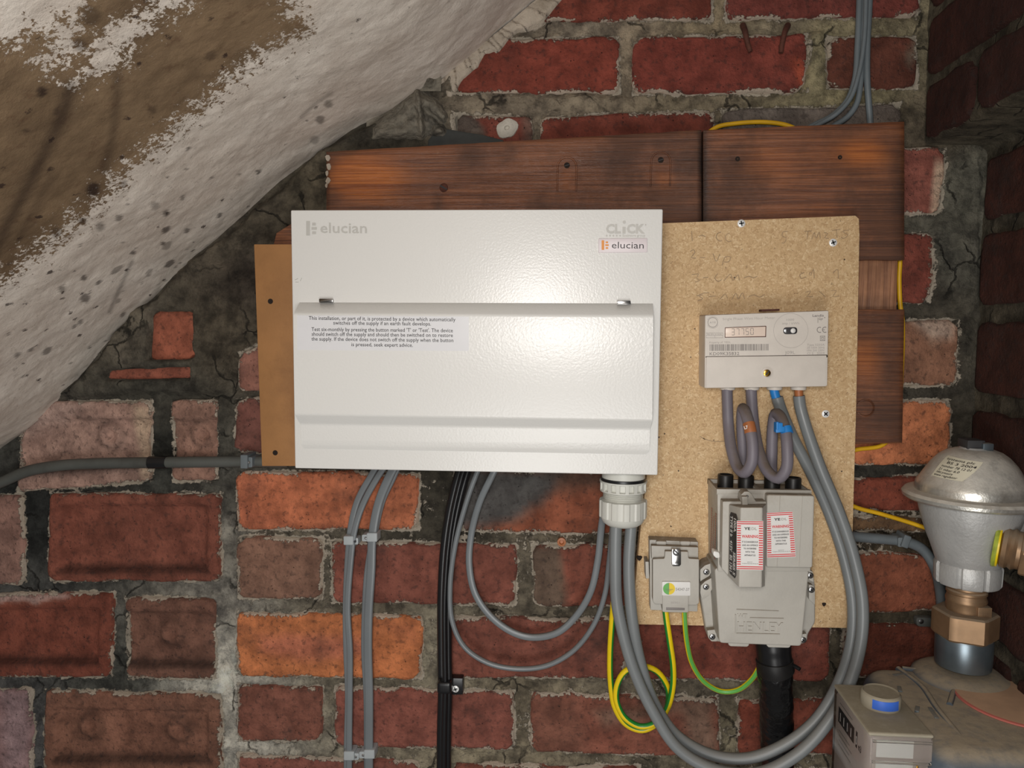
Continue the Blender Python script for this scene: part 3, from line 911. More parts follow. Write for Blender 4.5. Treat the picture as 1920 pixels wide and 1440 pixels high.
# sloping underside of the stairs
EDGE = [(1400, -290), (1190, -135), (1005, 0), (825, 150), (640, 256), (540, 328), (430, 424), (330, 512), (215, 625), (120, 735), (60, 795), (0, 838), (-120, 930), (-300, 1050)]
BROWN = [(-900, -900), (380, -420), (520, -60), (540, 22), (572, 42), (560, 62), (505, 88), (452, 128), (400, 178), (340, 228), (285, 276), (232, 318), (205, 352), (150, 408), (78, 462), (-20, 545), (-500, 900), (-2000, 900)]
WHITE1 = [(-200, -60), (170, -60), (168, 8), (150, 30), (112, 36), (160, 52), (142, 62), (138, 120), (105, 132), (76, 120), (98, 68), (60, 58), (30, 80), (-60, 110)]
WHITE2 = [(300, -30), (375, -40), (345, 8), (290, 48), (248, 76), (236, 112), (180, 146), (140, 152), (160, 108), (212, 48), (268, 22)]
def soffit():
    path = spline([P(x, y) for x, y in EDGE], .0027)
    ts = np.concatenate([[-.004, -.001], np.arange(.003, .45, .0027), np.arange(.456, 1.0, .006)])
    S, T = np.meshgrid(np.arange(len(path)), ts)
    V = path[S].copy()
    V[..., 1] = -T
    d = np.gradient(path, axis=0); nn = np.stack([d[:, 2], 0 * d[:, 0], -d[:, 0]], -1)
    nn /= np.linalg.norm(nn, axis=1)[:, None]
    if nn[len(nn) // 2, 2] > 0: nn = -nn          # towards the room: downwards
    n = fbm(V[..., 0] * 14, V[..., 1] * 14, V[..., 2] * 14, 3, 4); n2 = fbm(V[..., 0] * 60, V[..., 1] * 60, V[..., 2] * 60, 13, 3)
    V = V + nn[S] * (.0035 * n + .0011 * n2)[..., None]
    V[..., 1] = np.minimum(V[..., 1], .02)
    px, py = project(V)
    g = sdf_poly(px, py, BROWN)
    for wpoly in (WHITE1, WHITE2):
        g = np.maximum(g, -sdf_poly(px, py, wpoly) * 1.0)
    near_edge = np.clip(-g / 125, -1.2, 1.2)
    stain = np.zeros(px.shape)
    for pts, wd, k in (([(132, 165), (118, 215), (82, 290), (52, 350), (15, 420), (-10, 470)], 14, .75), ([(220, 145), (218, 200), (208, 270), (196, 320)], 10, .5), ([(95, 330), (60, 400), (40, 440)], 10, .35)):
        for (a, b), (c_, d_) in zip(pts[:-1], pts[1:]):
            t = np.clip(((px - a) * (c_ - a) + (py - b) * (d_ - b)) / ((c_ - a) ** 2 + (d_ - b) ** 2), 0, 1)
            dd = np.hypot(px - a - t * (c_ - a), py - b - t * (d_ - b))
            stain = np.maximum(stain, k * np.exp(-(dd / wd) ** 2))
    for (a, b, r, k) in ((80, 172, 9, 1), (176, 356, 13, 1), (108, 208, 9, .8), (50, 246, 6, .7), (150, 85, 14, .6), (172, 30, 16, .5), (285, 205, 7, .6), (312, 400, 6, .8), (160, 560, 9, .8), (155, 415, 8, .8), (115, 540, 7, .7), (290, 385, 8, .5), (395, 105, 9, .5), (600, 225, 8, .7), (617, 195, 8, .6), (590, 262, 9, .5), (232, 345, 6, .6), (105, 435, 10, .6), (188, 425, 9, .6)):
        stain = np.maximum(stain, k * smooth(1.25 - np.hypot(px - a, py - b) / r + .5 * n2, 0, .5))
    rs_ = random.Random(11)
    for _ in range(64):
        u_ = rs_.random()
        a, b = 90 + 390 * u_ + rs_.gauss(0, 55), 655 - 320 * u_ + rs_.gauss(0, 60)
        r, k = rs_.choice((2, 2.5, 2.5, 3, 3.5, 5)), rs_.uniform(.5, .9)
        el = rs_.uniform(.45, 1)
        dx, dy = (px - a) * .77 - (py - b) * .64, (px - a) * .64 + (py - b) * .77
        stain = np.maximum(stain, k * smooth(1.15 - np.hypot(dx * el, dy) / r + .8 * n2, 0, .3))
    for pts, k in (([(248, 490), (225, 540), (205, 585)], .6), ([(620, 175), (590, 195), (565, 220)], .4)):
        for (a, b), (c_, d_) in zip(pts[:-1], pts[1:]):
            t = np.clip(((px - a) * (c_ - a) + (py - b) * (d_ - b)) / ((c_ - a) ** 2 + (d_ - b) ** 2), 0, 1)
            stain = np.maximum(stain, k * np.exp(-(np.hypot(px - a - t * (c_ - a), py - b - t * (d_ - b)) / 4) ** 2))
    edge_dark = .55 * np.exp(-np.clip(T, 0, 1) / .012) * smooth(n2 + n, -.2, .5) * (px < 830)  # soffit darkened in a thin broken line where it meets the wall
    stain = np.maximum(stain, edge_dark)
    scuff = np.exp(-(((px - 170) / 190) ** 2 + ((py - 530) / 170) ** 2)) - .25 * (px > 450)
    o = grid_mesh('ceiling', V, len(path), len(ts), {'paint': near_edge, 'stain': stain, 'scuff': scuff}, M['soffit'])
    tag(o, kind='structure')
    return o
ceiling = soffit()

# plaster fillet along the edge of the soffit (ragged lower edge over the bricks)
def fillet():
    a = [(1130, -92), (1005, 0), (915, 75), (826, 150)]
    b = [(1200, -92), (1062, -6), (1030, 30), (1000, 52), (968, 60), (935, 98), (905, 110), (890, 138), (868, 150), (850, 182), (828, 184)]
    pa = spline([P(x, y, -.006) for x, y in a], .003)
    pb = spline([P(x, y, -.003) for x, y in b], .003)
    n = 140
    pa = pa[np.linspace(0, len(pa) - 1, n).astype(int)]; pb = pb[np.linspace(0, len(pb) - 1, n).astype(int)]
    rows = []
    for t in np.linspace(0, 1, 9):
        r = pa * (1 - t) + pb * t
        nz = fbm(r[:, 0] * 55, r[:, 2] * 55, 0, 7, 4)
        r[:, 1] += -.0018 * math.sin(math.pi * t) + .0022 * nz + (.012 if t == 1 else 0)
        if t > .5: r[:, 2] += .009 * nz; r[:, 0] += .006 * nz
        rows.append(r)
    V = np.array(rows)
    return tag(grid_mesh('trim_1', V, n, 9, {}, M['plaster']), kind='structure')
fillet()
# ------------------------------------------------------------------ timber behind the equipment
def attr_paint(o, fn):
    "gives a mesh named float layers from fn(px, py) -> dict; the layers are the wood's own colouring"
    me = o.data
    w = WORLD[o.name]
    co = np.empty(len(me.vertices) * 3); me.vertices.foreach_get('co', co)
    px, py = project(co.reshape(-1, 3) + w)
    for k, a in fn(px, py).items():
        at = me.attributes.new(k, 'FLOAT', 'POINT'); at.data.foreach_set('value', np.asarray(a, float))
def board(name, quad, yb, yf, mat, label, cat, fn=None, r=.002, res=.010, group=None, ragged=0.0):
    "plank with a gridded face so its colour patches can be carried; quad TL TR BR BL measured on the front plane"
    c = [P(x, y, yf) for x, y in quad]
    W, H = np.linalg.norm(c[1] - c[0]), np.linalg.norm(c[3] - c[0])
    nu, nv = max(3, int(W / res)), max(3, int(H / res))
    s = np.array([0, .002 / W] + list(np.linspace(.006 / W, 1 - .006 / W, nu)) + [1 - .002 / W, 1])
    t = np.array([0, .002 / H] + list(np.linspace(.006 / H, 1 - .006 / H, nv)) + [1 - .002 / H, 1])
    S, T = np.meshgrid(s, t)
    V = ((1 - S) * (1 - T))[..., None] * c[0] + (S * (1 - T))[..., None] * c[1] + (S * T)[..., None] * c[2] + ((1 - S) * T)[..., None] * c[3]
    d = np.minimum(np.minimum(S, 1 - S) * W, np.minimum(T, 1 - T) * H)
    n = fbm(V[..., 0] * 30, V[..., 2] * 30, yf, 3)
    V[..., 1] += r * (1 - np.clip(d / .005, 0, 1)) ** 2 + .0005 * n
    if ragged:
        e = np.exp(-np.minimum(T, 1 - T) * H / .006)
        V[..., 2] += ragged * e * fbm(V[..., 0] * 80, V[..., 2] * 80, 2, 4)
    ny, nx = S.shape
    v = V.reshape(-1, 3).tolist()
    idx = np.arange(nx * ny).reshape(ny, nx)
    f = [tuple(q) for q in np.stack([idx[:-1, :-1], idx[:-1, 1:], idx[1:, 1:], idx[1:, :-1]], -1).reshape(-1, 4).tolist()]
    rim = list(idx[0]) + list(idx[1:, -1]) + list(idx[-1, -2::-1]) + list(idx[-2:0:-1, 0])
    k = len(v)
    v += [(v[i][0], yb, v[i][2]) for i in rim]
    m_ = len(rim)
    for i in range(m_):
        j = (i + 1) % m_
        f.append((int(rim[i]), int(rim[j]), k + j, k + i))
    f.append(tuple(k + i for i in range(m_)))
    mb = MB(); mb.add((v, f))
    o = mb.build(name, mat, None, 40, label=label, cat=cat, group=group)
    attr_paint(o, fn or (lambda a, b: {'warm': 0 * a, 'black': 0 * a}))
    return o
def blob(px, py, x, y, rx, ry): return np.exp(-((px - x) / rx) ** 2 - ((py - y) / ry) ** 2)
def wood_left(px, py):
    w = blob(px, py, 700, 335, 70, 45) * 1.0 + .9 * blob(px, py, 655, 330, 40, 30) + .55 * blob(px, py, 1245, 335, 26, 30) + .5 * blob(px, py, 1065, 340, 20, 40) + .4 * blob(px, py, 840, 375, 25, 14)
    k = .8 * blob(px, py, 1316, 320, 7, 200) + .5 * blob(px, py, 1290, 300, 30, 40) + .4 * blob(px, py, 1120, 300, 60, 30) + .5 * blob(px, py, 825, 385, 9, 30) + .35 * blob(px, py, 900, 300, 90, 20) + .5 * blob(px, py, 612, 350, 6, 80)
    for x in (1050, 1058, 1066): k = k + .55 * blob(px, py, x, 372, 2.4, 30)
    return {'warm': np.clip(w, 0, 1), 'black': np.clip(k, 0, 1)}
def wood_right(px, py):
    w = .8 * blob(px, py, 1620, 285, 50, 26) + .4 * blob(px, py, 1430, 310, 60, 40) + .5 * blob(px, py, 1560, 395, 60, 10) + .3 * blob(px, py, 1550, 300, 150, 60)
    k = .85 * blob(px, py, 1321, 350, 8, 200) + .55 * blob(px, py, 1690, 380, 16, 150) + .6 * blob(px, py, 1383, 298, 9, 7) + .5 * blob(px, py, 1575, 295, 8, 5) + .3 * blob(px, py, 1390, 330, 50, 40)
    return {'warm': np.clip(w, 0, 1), 'black': np.clip(k, 0, 1)}
YT = -.034                                     # face of the timber
tb1 = board('timber_board', [(611, 284), (1316, 243), (1316, 452), (611, 452)], -.010, YT, M['timber'],
            'long dark stained timber plank behind the top of the white consumer unit', 'board', wood_left, ragged=.0006)
tb2 = board('timber_board', [(1319, 243), (1697, 227), (1697, 487), (1319, 487)], -.014, YT - .001, M['timber'],
            'red-brown stained timber plank behind the top of the chipboard, under the grey cable bundle', 'board', wood_right, ragged=.0006)
tb3 = board('timber_board', [(1540, 486), (1684, 486), (1682, 590), (1540, 590)], -.008, -.024, M['timber_v'],
            'pale split-grain upright wood piece between the two dark planks beside the chipboard', 'board', lambda a, b: {'warm': .2 + 0 * a, 'black': .7 * blob(a, b, 1625, 572, 60, 10)}, ragged=.002)
tb4 = board('timber_board', [(1530, 580), (1697, 580), (1693, 831), (1530, 836)], -.010, YT, M['timber'],
            'lower dark timber block with a round plugged hole, right of the electricity meter', 'board',
            lambda px, py: {'warm': np.clip(.7 * blob(px, py, 1620, 670, 40, 50), 0, 1), 'black': np.clip(.7 * blob(px, py, 1672, 598, 22, 14) + .7 * blob(px, py, 1675, 695, 18, 40) + .6 * blob(px, py, 1632, 733, 40, 2.5) + .35 * blob(px, py, 1640, 800, 60, 40), 0, 1)})
mb = MB()
pt = P(1622, 765, YT)
mb.add(lathe((pt[0], YT + .001, pt[2]), [(.0105, 0), (.0105, .0022), (.009, .003), (.0085, .0015), (.004, .0018), (.001, .0018)], 28, (0, -1, 0)))
mb.build('wooden_plug', M['timber'], tb4)
# screw heads, staples and counterbores in the long plank
def slotted(parent, px, py, y, r, mats, ang=.5, name='screw', cross=False, dome=.0014):
    p = P(px, py, y)
    mb = MB()
    mb.add(lathe((p[0], y + .001, p[2]), [(r, 0), (r, .0012), (r * .8, .001 + dome * .8), (r * .35, .001 + dome), (.0001, .001 + dome)], 24, (0, -1, 0)), 0)
    for a in ([ang, ang + math.pi / 2] if cross else [ang]):
        d = np.array([math.cos(a), 0, math.sin(a)]); e = np.array([-math.sin(a), 0, math.cos(a)])
        L, W = r * (.62 if cross else .9), r * .16
        yy = y - dome - .0003
        q = [p + d * sx * L + e * sz * W for sx, sz in ((-1, -1), (1, -1), (1, 1), (-1, 1))]
        fr = [(t[0], yy, t[2]) for t in q]; bk = [(t[0], yy + .001, t[2]) for t in q]
        mb.add(prism3(fr, bk), 1)
    return mb.build(name, mats, parent, 40)
slotted(tb1, 832, 352, YT, .0052, [M['rust'], M['slot']], -.5)
for x, y in ((1063, 310), (1239, 300)):
    p = P(x, y, YT)
    mb = MB()
    v, f = [], []
    pts = [(-.011, -.03), (-.011, -.004)] + [(-.011 * math.cos(a), .011 * math.sin(a) - .002) for a in np.linspace(.2, math.pi - .2, 9)] + [(.011, -.004), (.011, -.03)]
    path = [(p[0] + a, YT - .0002, p[2] + b) for a, b in pts]
    mb.add(tube(spline(path, .002), .0011, seg=6))
    mb.build('scored_outline', M['timber'], tb1)
    slotted(tb1, x, y, YT, .0034, [M['hole'], M['slot']], .3, 'screw_hole', dome=.0004)
mb = MB()
p = P(1383, 298, YT - .001)
for x, y, r in ((1383, 298, .003), (1575, 295, .0026)):
    p = P(x, y, YT - .001)
    mb = MB(); mb.add(lathe((p[0], YT - .0008, p[2]), [(r, 0), (r * .9, .0007), (r * .3, .0004), (.0001, .0002)], 12, (0, -1, 0)))
    mb.build('nail_hole', M['hole'], tb2)
# flaked white paint on the end of the plank
mb = MB()
for x, y, s in ((614, 296, 5), (616, 312, 5), (613, 325, 4), (615, 338, 5), (612, 348, 3)):
    q = [(x + s * math.cos(a) * (.6 + .5 * random.random()), y + 1.5 * s * math.sin(a) * (.6 + .5 * random.random())) for a in np.linspace(0, 6.28, 8)[:-1]]
    mb.add(plate(q, YT + .002, YT - .0009, 0))
mb.build('paint_flakes', M['plaster'], tb1, kind='stuff')

tag(MB().add(plate([(512, 462), (518, 437), (548, 418), (575, 418), (575, 470), (512, 470)], -.012, -.028, .001)).build('wood_wedge', M['timber'], None,
    label='small brown wood wedge tucked behind the upper left corner of the white box', cat='wedge'))
wd = [o for o in COL.objects if o.name.startswith('wood_wedge')][0]
attr_paint(wd, lambda a, b: {'warm': .25 + 0 * a, 'black': 0 * a})

YC = -.053                                     # face of the chipboard
cb = MB().add(plate([(1222, 419), (1604, 404), (1611, 410), (1612, 440), (1606, 760), (1594, 1178), (1400, 1175), (1184, 1171), (1200, 1000), (1213, 890)], -.036, YC, .0012)).build(
    'chipboard_panel', M['chip'], None, label='tan chipboard panel carrying the electricity meter and the main fuse', cat='board')
for x, y, a in ((1390, 419, .2), (1562, 455, .4), (1548, 776, .8), (1316, 1178, .4)):
    if y < 1100: slotted(cb, x, y, YC, .0044, [M['screw_white'], M['slot']], a, 'screw', True, .0010)
for x, y, r in ((1242, 1128, .0042), (1199, 1046, .003), (1545, 1133, .0022)):
    p = P(x, y, YC)
    mb = MB(); mb.add(lathe((p[0], YC + .0006, p[2]), [(r * 1.15, 0), (r, .0009), (r * .8, .0008), (.0001, .0007)], 16, (0, -1, 0), polar=lambda a: 1 + .15 * math.sin(3 * a)))
    mb.build('drilled_hole', M['hole'], cb)
# pencilled notes, mostly rubbed away: short strokes of the installer's hand
mb = MB()
STROKES = [[(1297, 433), (1298, 452)], [(1311, 443), (1316, 441), (1323, 444)], [(1352, 435), (1345, 438), (1343, 446), (1349, 452), (1354, 451)], [(1368, 437), (1362, 440), (1360, 448), (1366, 453), (1371, 452)],
           [(1477, 434), (1468, 435), (1467, 443), (1474, 446), (1471, 455), (1466, 456)], [(1508, 434), (1522, 433)], [(1515, 434), (1513, 449)], [(1522, 449), (1527, 436), (1530, 447), (1536, 435), (1538, 447)], [(1545, 436), (1552, 438), (1546, 446), (1554, 447)],
           [(1560, 432), (1576, 430)], [(1568, 431), (1570, 446)], [(1592, 431), (1580, 434), (1590, 441), (1582, 447), (1577, 445)],
           [(1294, 472), (1300, 468), (1303, 473), (1296, 483), (1305, 484)], [(1312, 483), (1322, 483)], [(1337, 476), (1343, 490), (1350, 476)], [(1354, 498), (1360, 482), (1370, 482), (1366, 491), (1358, 491)],
           [(1297, 515), (1310, 514), (1306, 521), (1312, 526), (1303, 529)], [(1318, 521), (1328, 520)], [(1346, 513), (1340, 521), (1347, 528), (1353, 524)], [(1358, 526), (1370, 514), (1374, 526), (1384, 515), (1386, 526)], [(1395, 521), (1405, 518), (1412, 521), (1420, 518)],
           [(1508, 511), (1500, 515), (1502, 522), (1512, 519)], [(1520, 517), (1525, 505), (1527, 522)], [(1562, 512), (1570, 505), (1572, 522)],
           [(1318, 553), (1310, 555), (1318, 560), (1308, 564)], [(1330, 556), (1342, 555)], [(1350, 561), (1360, 551), (1364, 560)], [(1372, 562), (1380, 550), (1384, 561), (1392, 549), (1396, 561)], [(1404, 556), (1414, 553), (1424, 557), (1434, 552)],
           [(1510, 548), (1520, 546), (1514, 556), (1524, 556)], [(1536, 546), (1548, 557)], [(1558, 545), (1568, 545), (1562, 556), (1574, 555)], [(1307, 555), (1318, 550), (1330, 549)],
           [(1318, 822), (1330, 826), (1345, 828), (1360, 827)], [(1312, 818), (1322, 824)]]
for s in STROKES:
    path = spline([P(x, y, YC - .0002) for x, y in s], .002)
    t = np.gradient(path, axis=0); t /= np.linalg.norm(t, axis=1)[:, None] + 1e-9
    nrm = np.stack([-t[:, 2], 0 * t[:, 0], t[:, 0]], -1) * .00042
    v = np.concatenate([path + nrm, path - nrm]).tolist(); n = len(path)
    mb.add((v, [(i, i + 1, n + i + 1, n + i) for i in range(n - 1)]))
mb.build('pencil_notes', M['pencil'], cb, kind='stuff', label='rubbed pencil notes')

hb = MB().add(plate([(476, 458), (600, 458), (604, 874), (491, 874)], -.030, -.052, .001)).build('hardboard_panel', M['mdf'], None,
    label='narrow brown hardboard panel showing left of the white consumer unit', cat='board')
for x, y in ((507, 565), (516, 849)):
    p = P(x, y, -.052)
    mb = MB(); mb.add(lathe((p[0], -.0516, p[2]), [(.0034, 0), (.003, .0009), (.0016, .0007), (.0001, .0006)], 16, (0, -1, 0)))
    mb.build('screw_hole', M['hole'], hb)

# ------------------------------------------------------------------ consumer unit
YB = -.150                                    # face of the box
cu = thing('consumer_unit', 'large white metal consumer unit with a long drop-down cover on the wall', 'fuse box', P(893, 884, -.054))
CUQ = [(545, 394), (1243, 392), (1233, 891), (553, 878)]
MB().add(plate(CUQ, -.054, YB, .0016, 3)).build('enclosure', M['box'], cu)
# drop-down cover: a long pressed profile
def cover():
    L = [(562, 567, 0), (550.5, 588, .016), (552.5, 777, .016), (563, 795, .0055), (565, 826, .0045), (564.5, 834, .003), (570, 841, .0008)]
    Rr = [(1224, 569, 0), (1225, 592, .016), (1223, 788, .016), (1219, 804, .0055), (1218, 831, .0045), (1218, 845, .003), (1211, 852, .0008)]
    mb = MB()
    n = len(L)
    a = [P(x, y, YB - h) for x, y, h in L]; b = [P(x, y, YB - h) for x, y, h in Rr]
    # the front sheet with rounded folds
    def soften(q):
        out = []
        for i, p in enumerate(q):
            if i in (0, n - 1): out.append(p); continue
            r = min(.0022, .3 * np.linalg.norm(q[i - 1] - p), .3 * np.linalg.norm(q[i + 1] - p))
            u = (q[i - 1] - p) / np.linalg.norm(q[i - 1] - p); w = (q[i + 1] - p) / np.linalg.norm(q[i + 1] - p)
            for t in (0, .33, .67, 1):
                out.append((1 - t) ** 2 * (p + u * r) + 2 * t * (1 - t) * p + t * t * (p + w * r))
        return out
    a2, b2 = soften(a), soften(b)
    k = len(a2)
    v = list(a2) + list(b2)
    f = [(i, i + 1, k + i + 1, k + i) for i in range(k - 1)]
    # ends and rear
    ab = [np.array([p[0], YB + .001, p[2]]) for p in a2]; bb = [np.array([p[0], YB + .001, p[2]]) for p in b2]
    v += ab + bb
    f += [(i + 1, i, 2 * k + i, 2 * k + i + 1) for i in range(k - 1)]
    f += [(k + i, k + i + 1, 3 * k + i + 1, 3 * k + i) for i in range(k - 1)]
    f += [(0, k, 3 * k, 2 * k), (k - 1, 3 * k - 1, 4 * k - 1, 2 * k - 1)]
    mb.add((v, f))
    return mb.build('cover_flap', M['box'], cu, 40)
flap = cover()
for x, y in ((611, 563.5), (1170, 567)):
    mb = MB().add(plate([(x - 13, y - 3.5), (x + 12, y - 3.5), (x + 13, y + 2), (x + 12, y + 3.5), (x - 13, y + 3.5)], YB + .001, YB - .004, .0008))
    mb.build('hinge_clip', M['chrome'], cu)
def e_logo(mb, x0, y0, x1, y1, Y, mi):
    w, h = x1 - x0, y1 - y0
    for a, b, c, d in ((0, 0, .36, 1), (.56, .12, .90, .31), (.50, .42, 1.0, .60), (.56, .72, .92, .90)):
        q = round_px([(x0 + a * w, y0 + d * h), (x0 + c * w, y0 + d * h), (x0 + c * w, y0 + b * h), (x0 + a * w, y0 + b * h)], .8, 3)
        quad_px(mb, q, Y, mi)
mb = MB()
YL = YB - .0004
e_logo(mb, 574, 414.5, 594, 441.5, YL, 0)
text_px(mb, 'elucian', (600.5, 436.5), (688, 437), YL, 20, .012)
text_px(mb, 'CL', (1136, 437), (1164, 437), YL, 17, .045)
text_px(mb, '\u0131', (1167, 437), (1173, 437), YL, 17, .045)
text_px(mb, 'CK', (1175, 437), (1209, 437), YL, 17, .045)
def disc_px(mb, x, y, r, Y, mi=0, n=14):
    quad_px(mb, [(x + r * math.cos(a), y + r * math.sin(a)) for a in np.linspace(0, -2 * math.pi, n, endpoint=False)], Y, mi)
disc_px(mb, 1170.5, 416.5, 3, YL); disc_px(mb, 1210.5, 421.5, 1.5, YL)
for i in range(5): disc_px(mb, 1137.5 + 6.3 * i, 442, 1.7, YL)
text_px(mb, 'Scolmore group', (1167, 444), (1210, 443.5), YL, 4.5, .02)
mb.build('embossed_lettering', M['print_grey'], cu, recalc=False, kind='stuff', label='pale grey printed lettering')
bd = MB().add(plate([(1122, 447), (1214, 446.5), (1214, 473), (1122, 474)], YB + .0005, YB - .0014, .0007, r=2)).build('gel_badge', M['label_lilac'], cu, label='pale lilac gel badge')
mb = MB()
e_logo(mb, 1128, 450.5, 1141.5, 468.5, YB - .0016, 0)
text_px(mb, 'elucian', (1147, 465.5), (1207, 466), YB - .0016, 13, .0, mi=1)
mb.build('badge_lettering', [M['orange'], M['print_black']], bd, recalc=False)
YF = YB - .016
st = MB().add(plate([(557, 591), (879, 593.5), (879, 658), (557, 656)], YF + .0004, YF - .0003, 0)).build('notice_sticker', M['label_film'], flap, label='clear film notice')
mb = MB()
for s, a, b in (('This installation, or part of it, is protected by a device which automatically', (579, 599.5), (854, 602.5)),
                ('switches off the supply if an earth fault develops.', (625, 608.5), (808, 610.5)),
                ("Test six-monthly by pressing the button marked 'T' or 'Test'. The device", (584, 620.5), (849, 623)),
                ('should switch off the supply and should then be switched on to restore', (584.5, 629.5), (849, 632)),
                ('the supply. If the device does not switch off the supply when the button', (584, 638.5), (850, 641.5)),
                ('is pressed, seek expert advice.', (659, 649), (774, 650.5))):
    text_px(mb, s, a, b, YF - .0005, 7.2, .004)
mb.build('notice_lettering', M['print_black'], flap, recalc=False)
mb = MB()
for s in ([(553, 525), (559, 522)], [(563, 527), (566, 521)], [(554, 529), (560, 529)]):
    mb.add(tube(spline([P(x, y, YB - .0001) for x, y in s], .002), .0003, seg=5))
mb.build('scuff_mark', M['print_grey'], cu)

# cable gland in the underside
gx, gz = P(1169, 890, -.108)[0], P(1169, 884, -.108)[2]
gy = -.108
gl = thing('cable_gland', 'pale grey nylon cable gland under the right end of the white box', 'gland', (gx, gy, gz))
s = .86 / 1441                                   # metres per pixel at the gland
mb = MB().add(lathe((gx, gy, gz + .002), [(39 * s, 0), (39.5 * s, -14 * s), (38 * s, -15 * s)], 48)); mb.build('collar', M['gland'], gl)
mb = MB().add(lathe((gx, gy, gz - 13.2 * s), [(38 * s, .002), (41.5 * s, .001), (41.5 * s, -2.5 * s), (38 * s, -3 * s)], 48)); mb.build('rubber_seal', M['black'], gl)
mb = MB()
z0 = gz - 15.5 * s
mb.add(lathe((gx, gy, z0), [(40 * s, 0), (43.5 * s, -.5 * s), (43.5 * s, -3 * s), (41 * s, -4 * s), (37.5 * s, -4 * s), (37.5 * s, -17 * s), (41 * s, -17 * s), (42.5 * s, -18 * s), (42.5 * s, -20 * s), (40 * s, -20.5 * s), (34 * s, -21 * s)], 48))
for i in range(16):
    a0 = 2 * math.pi * i / 16 + .1
    w = .075
    q = [(gx + r * s * math.cos(a), gy + r * s * math.sin(a)) for r, a in ((37, a0 - w), (42.6, a0 - w), (42.6, a0 + w), (37, a0 + w))]
    mb.add(prism3([(x, y, z0 - 3 * s) for x, y in q], [(x, y, z0 - 18 * s) for x, y in q]))
mb.build('lock_ring', M['gland'], gl, 30)
mb = MB()
prof = []
zz = z0 - 21 * s
for i in range(5):
    prof += [(34.5 * s, zz), (37 * s, zz - 1.5 * s), (34.5 * s, zz - 3 * s)]; zz -= 3.4 * s
mb.add(lathe((gx, gy, 0), prof, 48)); mb.build('thread', M['gland'], gl, 25)
zt = zz + 2 * s
def domek(a): return 1 + .022 * (1 if (a * 12 / (2 * math.pi)) % 1 < .5 else -1)
mb = MB()
mb.add(lathe((gx, gy, zt), [(36 * s, 0), (42.5 * s, -1 * s), (43 * s, -3 * s), (43 * s, -32 * s)], 96, polar=domek, caps=False))
mb.add(lathe((gx, gy, zt), [(36 * s, 0), (36 * s, -3 * s)], 48))
mb.add(lathe((gx, gy, zt), [(41.6 * s, -10 * s), (41.6 * s, -31 * s), (39.5 * s, -37 * s), (36 * s, -43 * s), (30 * s, -47.5 * s), (22 * s, -50 * s), (12 * s, -50.4 * s)], 48))
mb.build('dome_nut', M['gland'], gl, 28)

# ------------------------------------------------------------------ cables
def cable(name, pts, r, mat, label, cat='cable', y=None, flat=None, seg=14, mat_of=None, group=None, path=None, ref=(0, -1, 0)):
    path = cable_path(pts, y) if path is None else path
    mb = MB().add(tube(path, r, flat, seg, mat_of, ref=ref))
    return mb.build(name, mat, None, 60, label=label, cat=cat, group=group)
GC = M['grey_cable']
px2 = lambda w, Y: w / 2 * (CAM[1] * -1 + Y) / F * 1.0        # half of a width in pixels, in metres, on plane Y
FL = lambda w, Y=-.008, d=.0026: (px2(w, Y), d)
cable('flat_cable', [(712, 865, -.012), (696, 892, -.010), (671, 938, -.0075), (658, 990, -.007), (652, 1060, -.007), (649, 1140, -.007), (650, 1220, -.007), (653, 1300, -.007), (651, 1400, -.007), (651, 1900, -.007)], 0, GC,
      'grey flat cable, outermost of the pair at far left below the white box', flat=FL(13, -.007))
cable('flat_cable', [(728, 865, -.0185), (708, 895, -.0165), (681, 945, -.0135), (665, 995, -.013), (657, 1060, -.013), (652, 1140, -.013), (656, 1220, -.013), (656, 1300, -.013), (655, 1400, -.013), (655, 1900, -.013)], 0, GC,
      'grey flat cable lying over the outermost cable at far left below the white box', flat=FL(12, -.012))
cable('flat_cable', [(750, 865, -.012), (738, 892, -.011), (716, 940, -.008), (702, 1000, -.007), (690, 1070, -.007), (685, 1150, -.007), (684, 1220, -.007), (688, 1300, -.007), (689, 1400, -.007), (689, 1900, -.007)], 0, GC,
      'grey flat cable, underneath in the second pair below the white box', flat=FL(14, -.007))
cable('flat_cable', [(746, 865, -.0185), (731, 892, -.0172), (711, 940, -.0142), (699, 1000, -.0132), (696, 1070, -.0132), (691, 1150, -.0132), (690, 1220, -.0132), (692, 1300, -.0132), (692, 1400, -.0132), (692, 1900, -.0132)], 0, GC,
      'broad grey flat cable on top in the second pair below the white box', flat=FL(17, -.012))
BK = M['black']
cable('black_cable', [(868, 865, -.016), (857, 900, -.012), (843, 960, -.010), (833, 1030, -.010), (828, 1120, -.010), (828, 1220, -.010), (829, 1290, -.011), (827, 1380, -.010), (827, 1900, -.010)], px2(17, -.01), BK,
      'black round cable, left one of the black bundle under the white box')
cable('black_cable', [(883, 865, -.0225), (872, 900, -.0185), (857, 960, -.0165), (846, 1030, -.0165), (841, 1120, -.0165), (841, 1220, -.0165), (842, 1290, -.0175), (840, 1380, -.0165), (839, 1900, -.0165)], px2(13, -.01), BK,
      'black round cable, right one of the black bundle under the white box')
cable('black_cable', [(875, 865, -.0295), (864, 900, -.0255), (850, 960, -.0235), (840, 1030, -.0235), (834, 1120, -.0235), (834, 1220, -.0235), (835, 1290, -.0242), (833, 1380, -.0235), (832, 1900, -.0235)], px2(9, -.01), BK,
      'thin black cable lying in front in the black bundle')
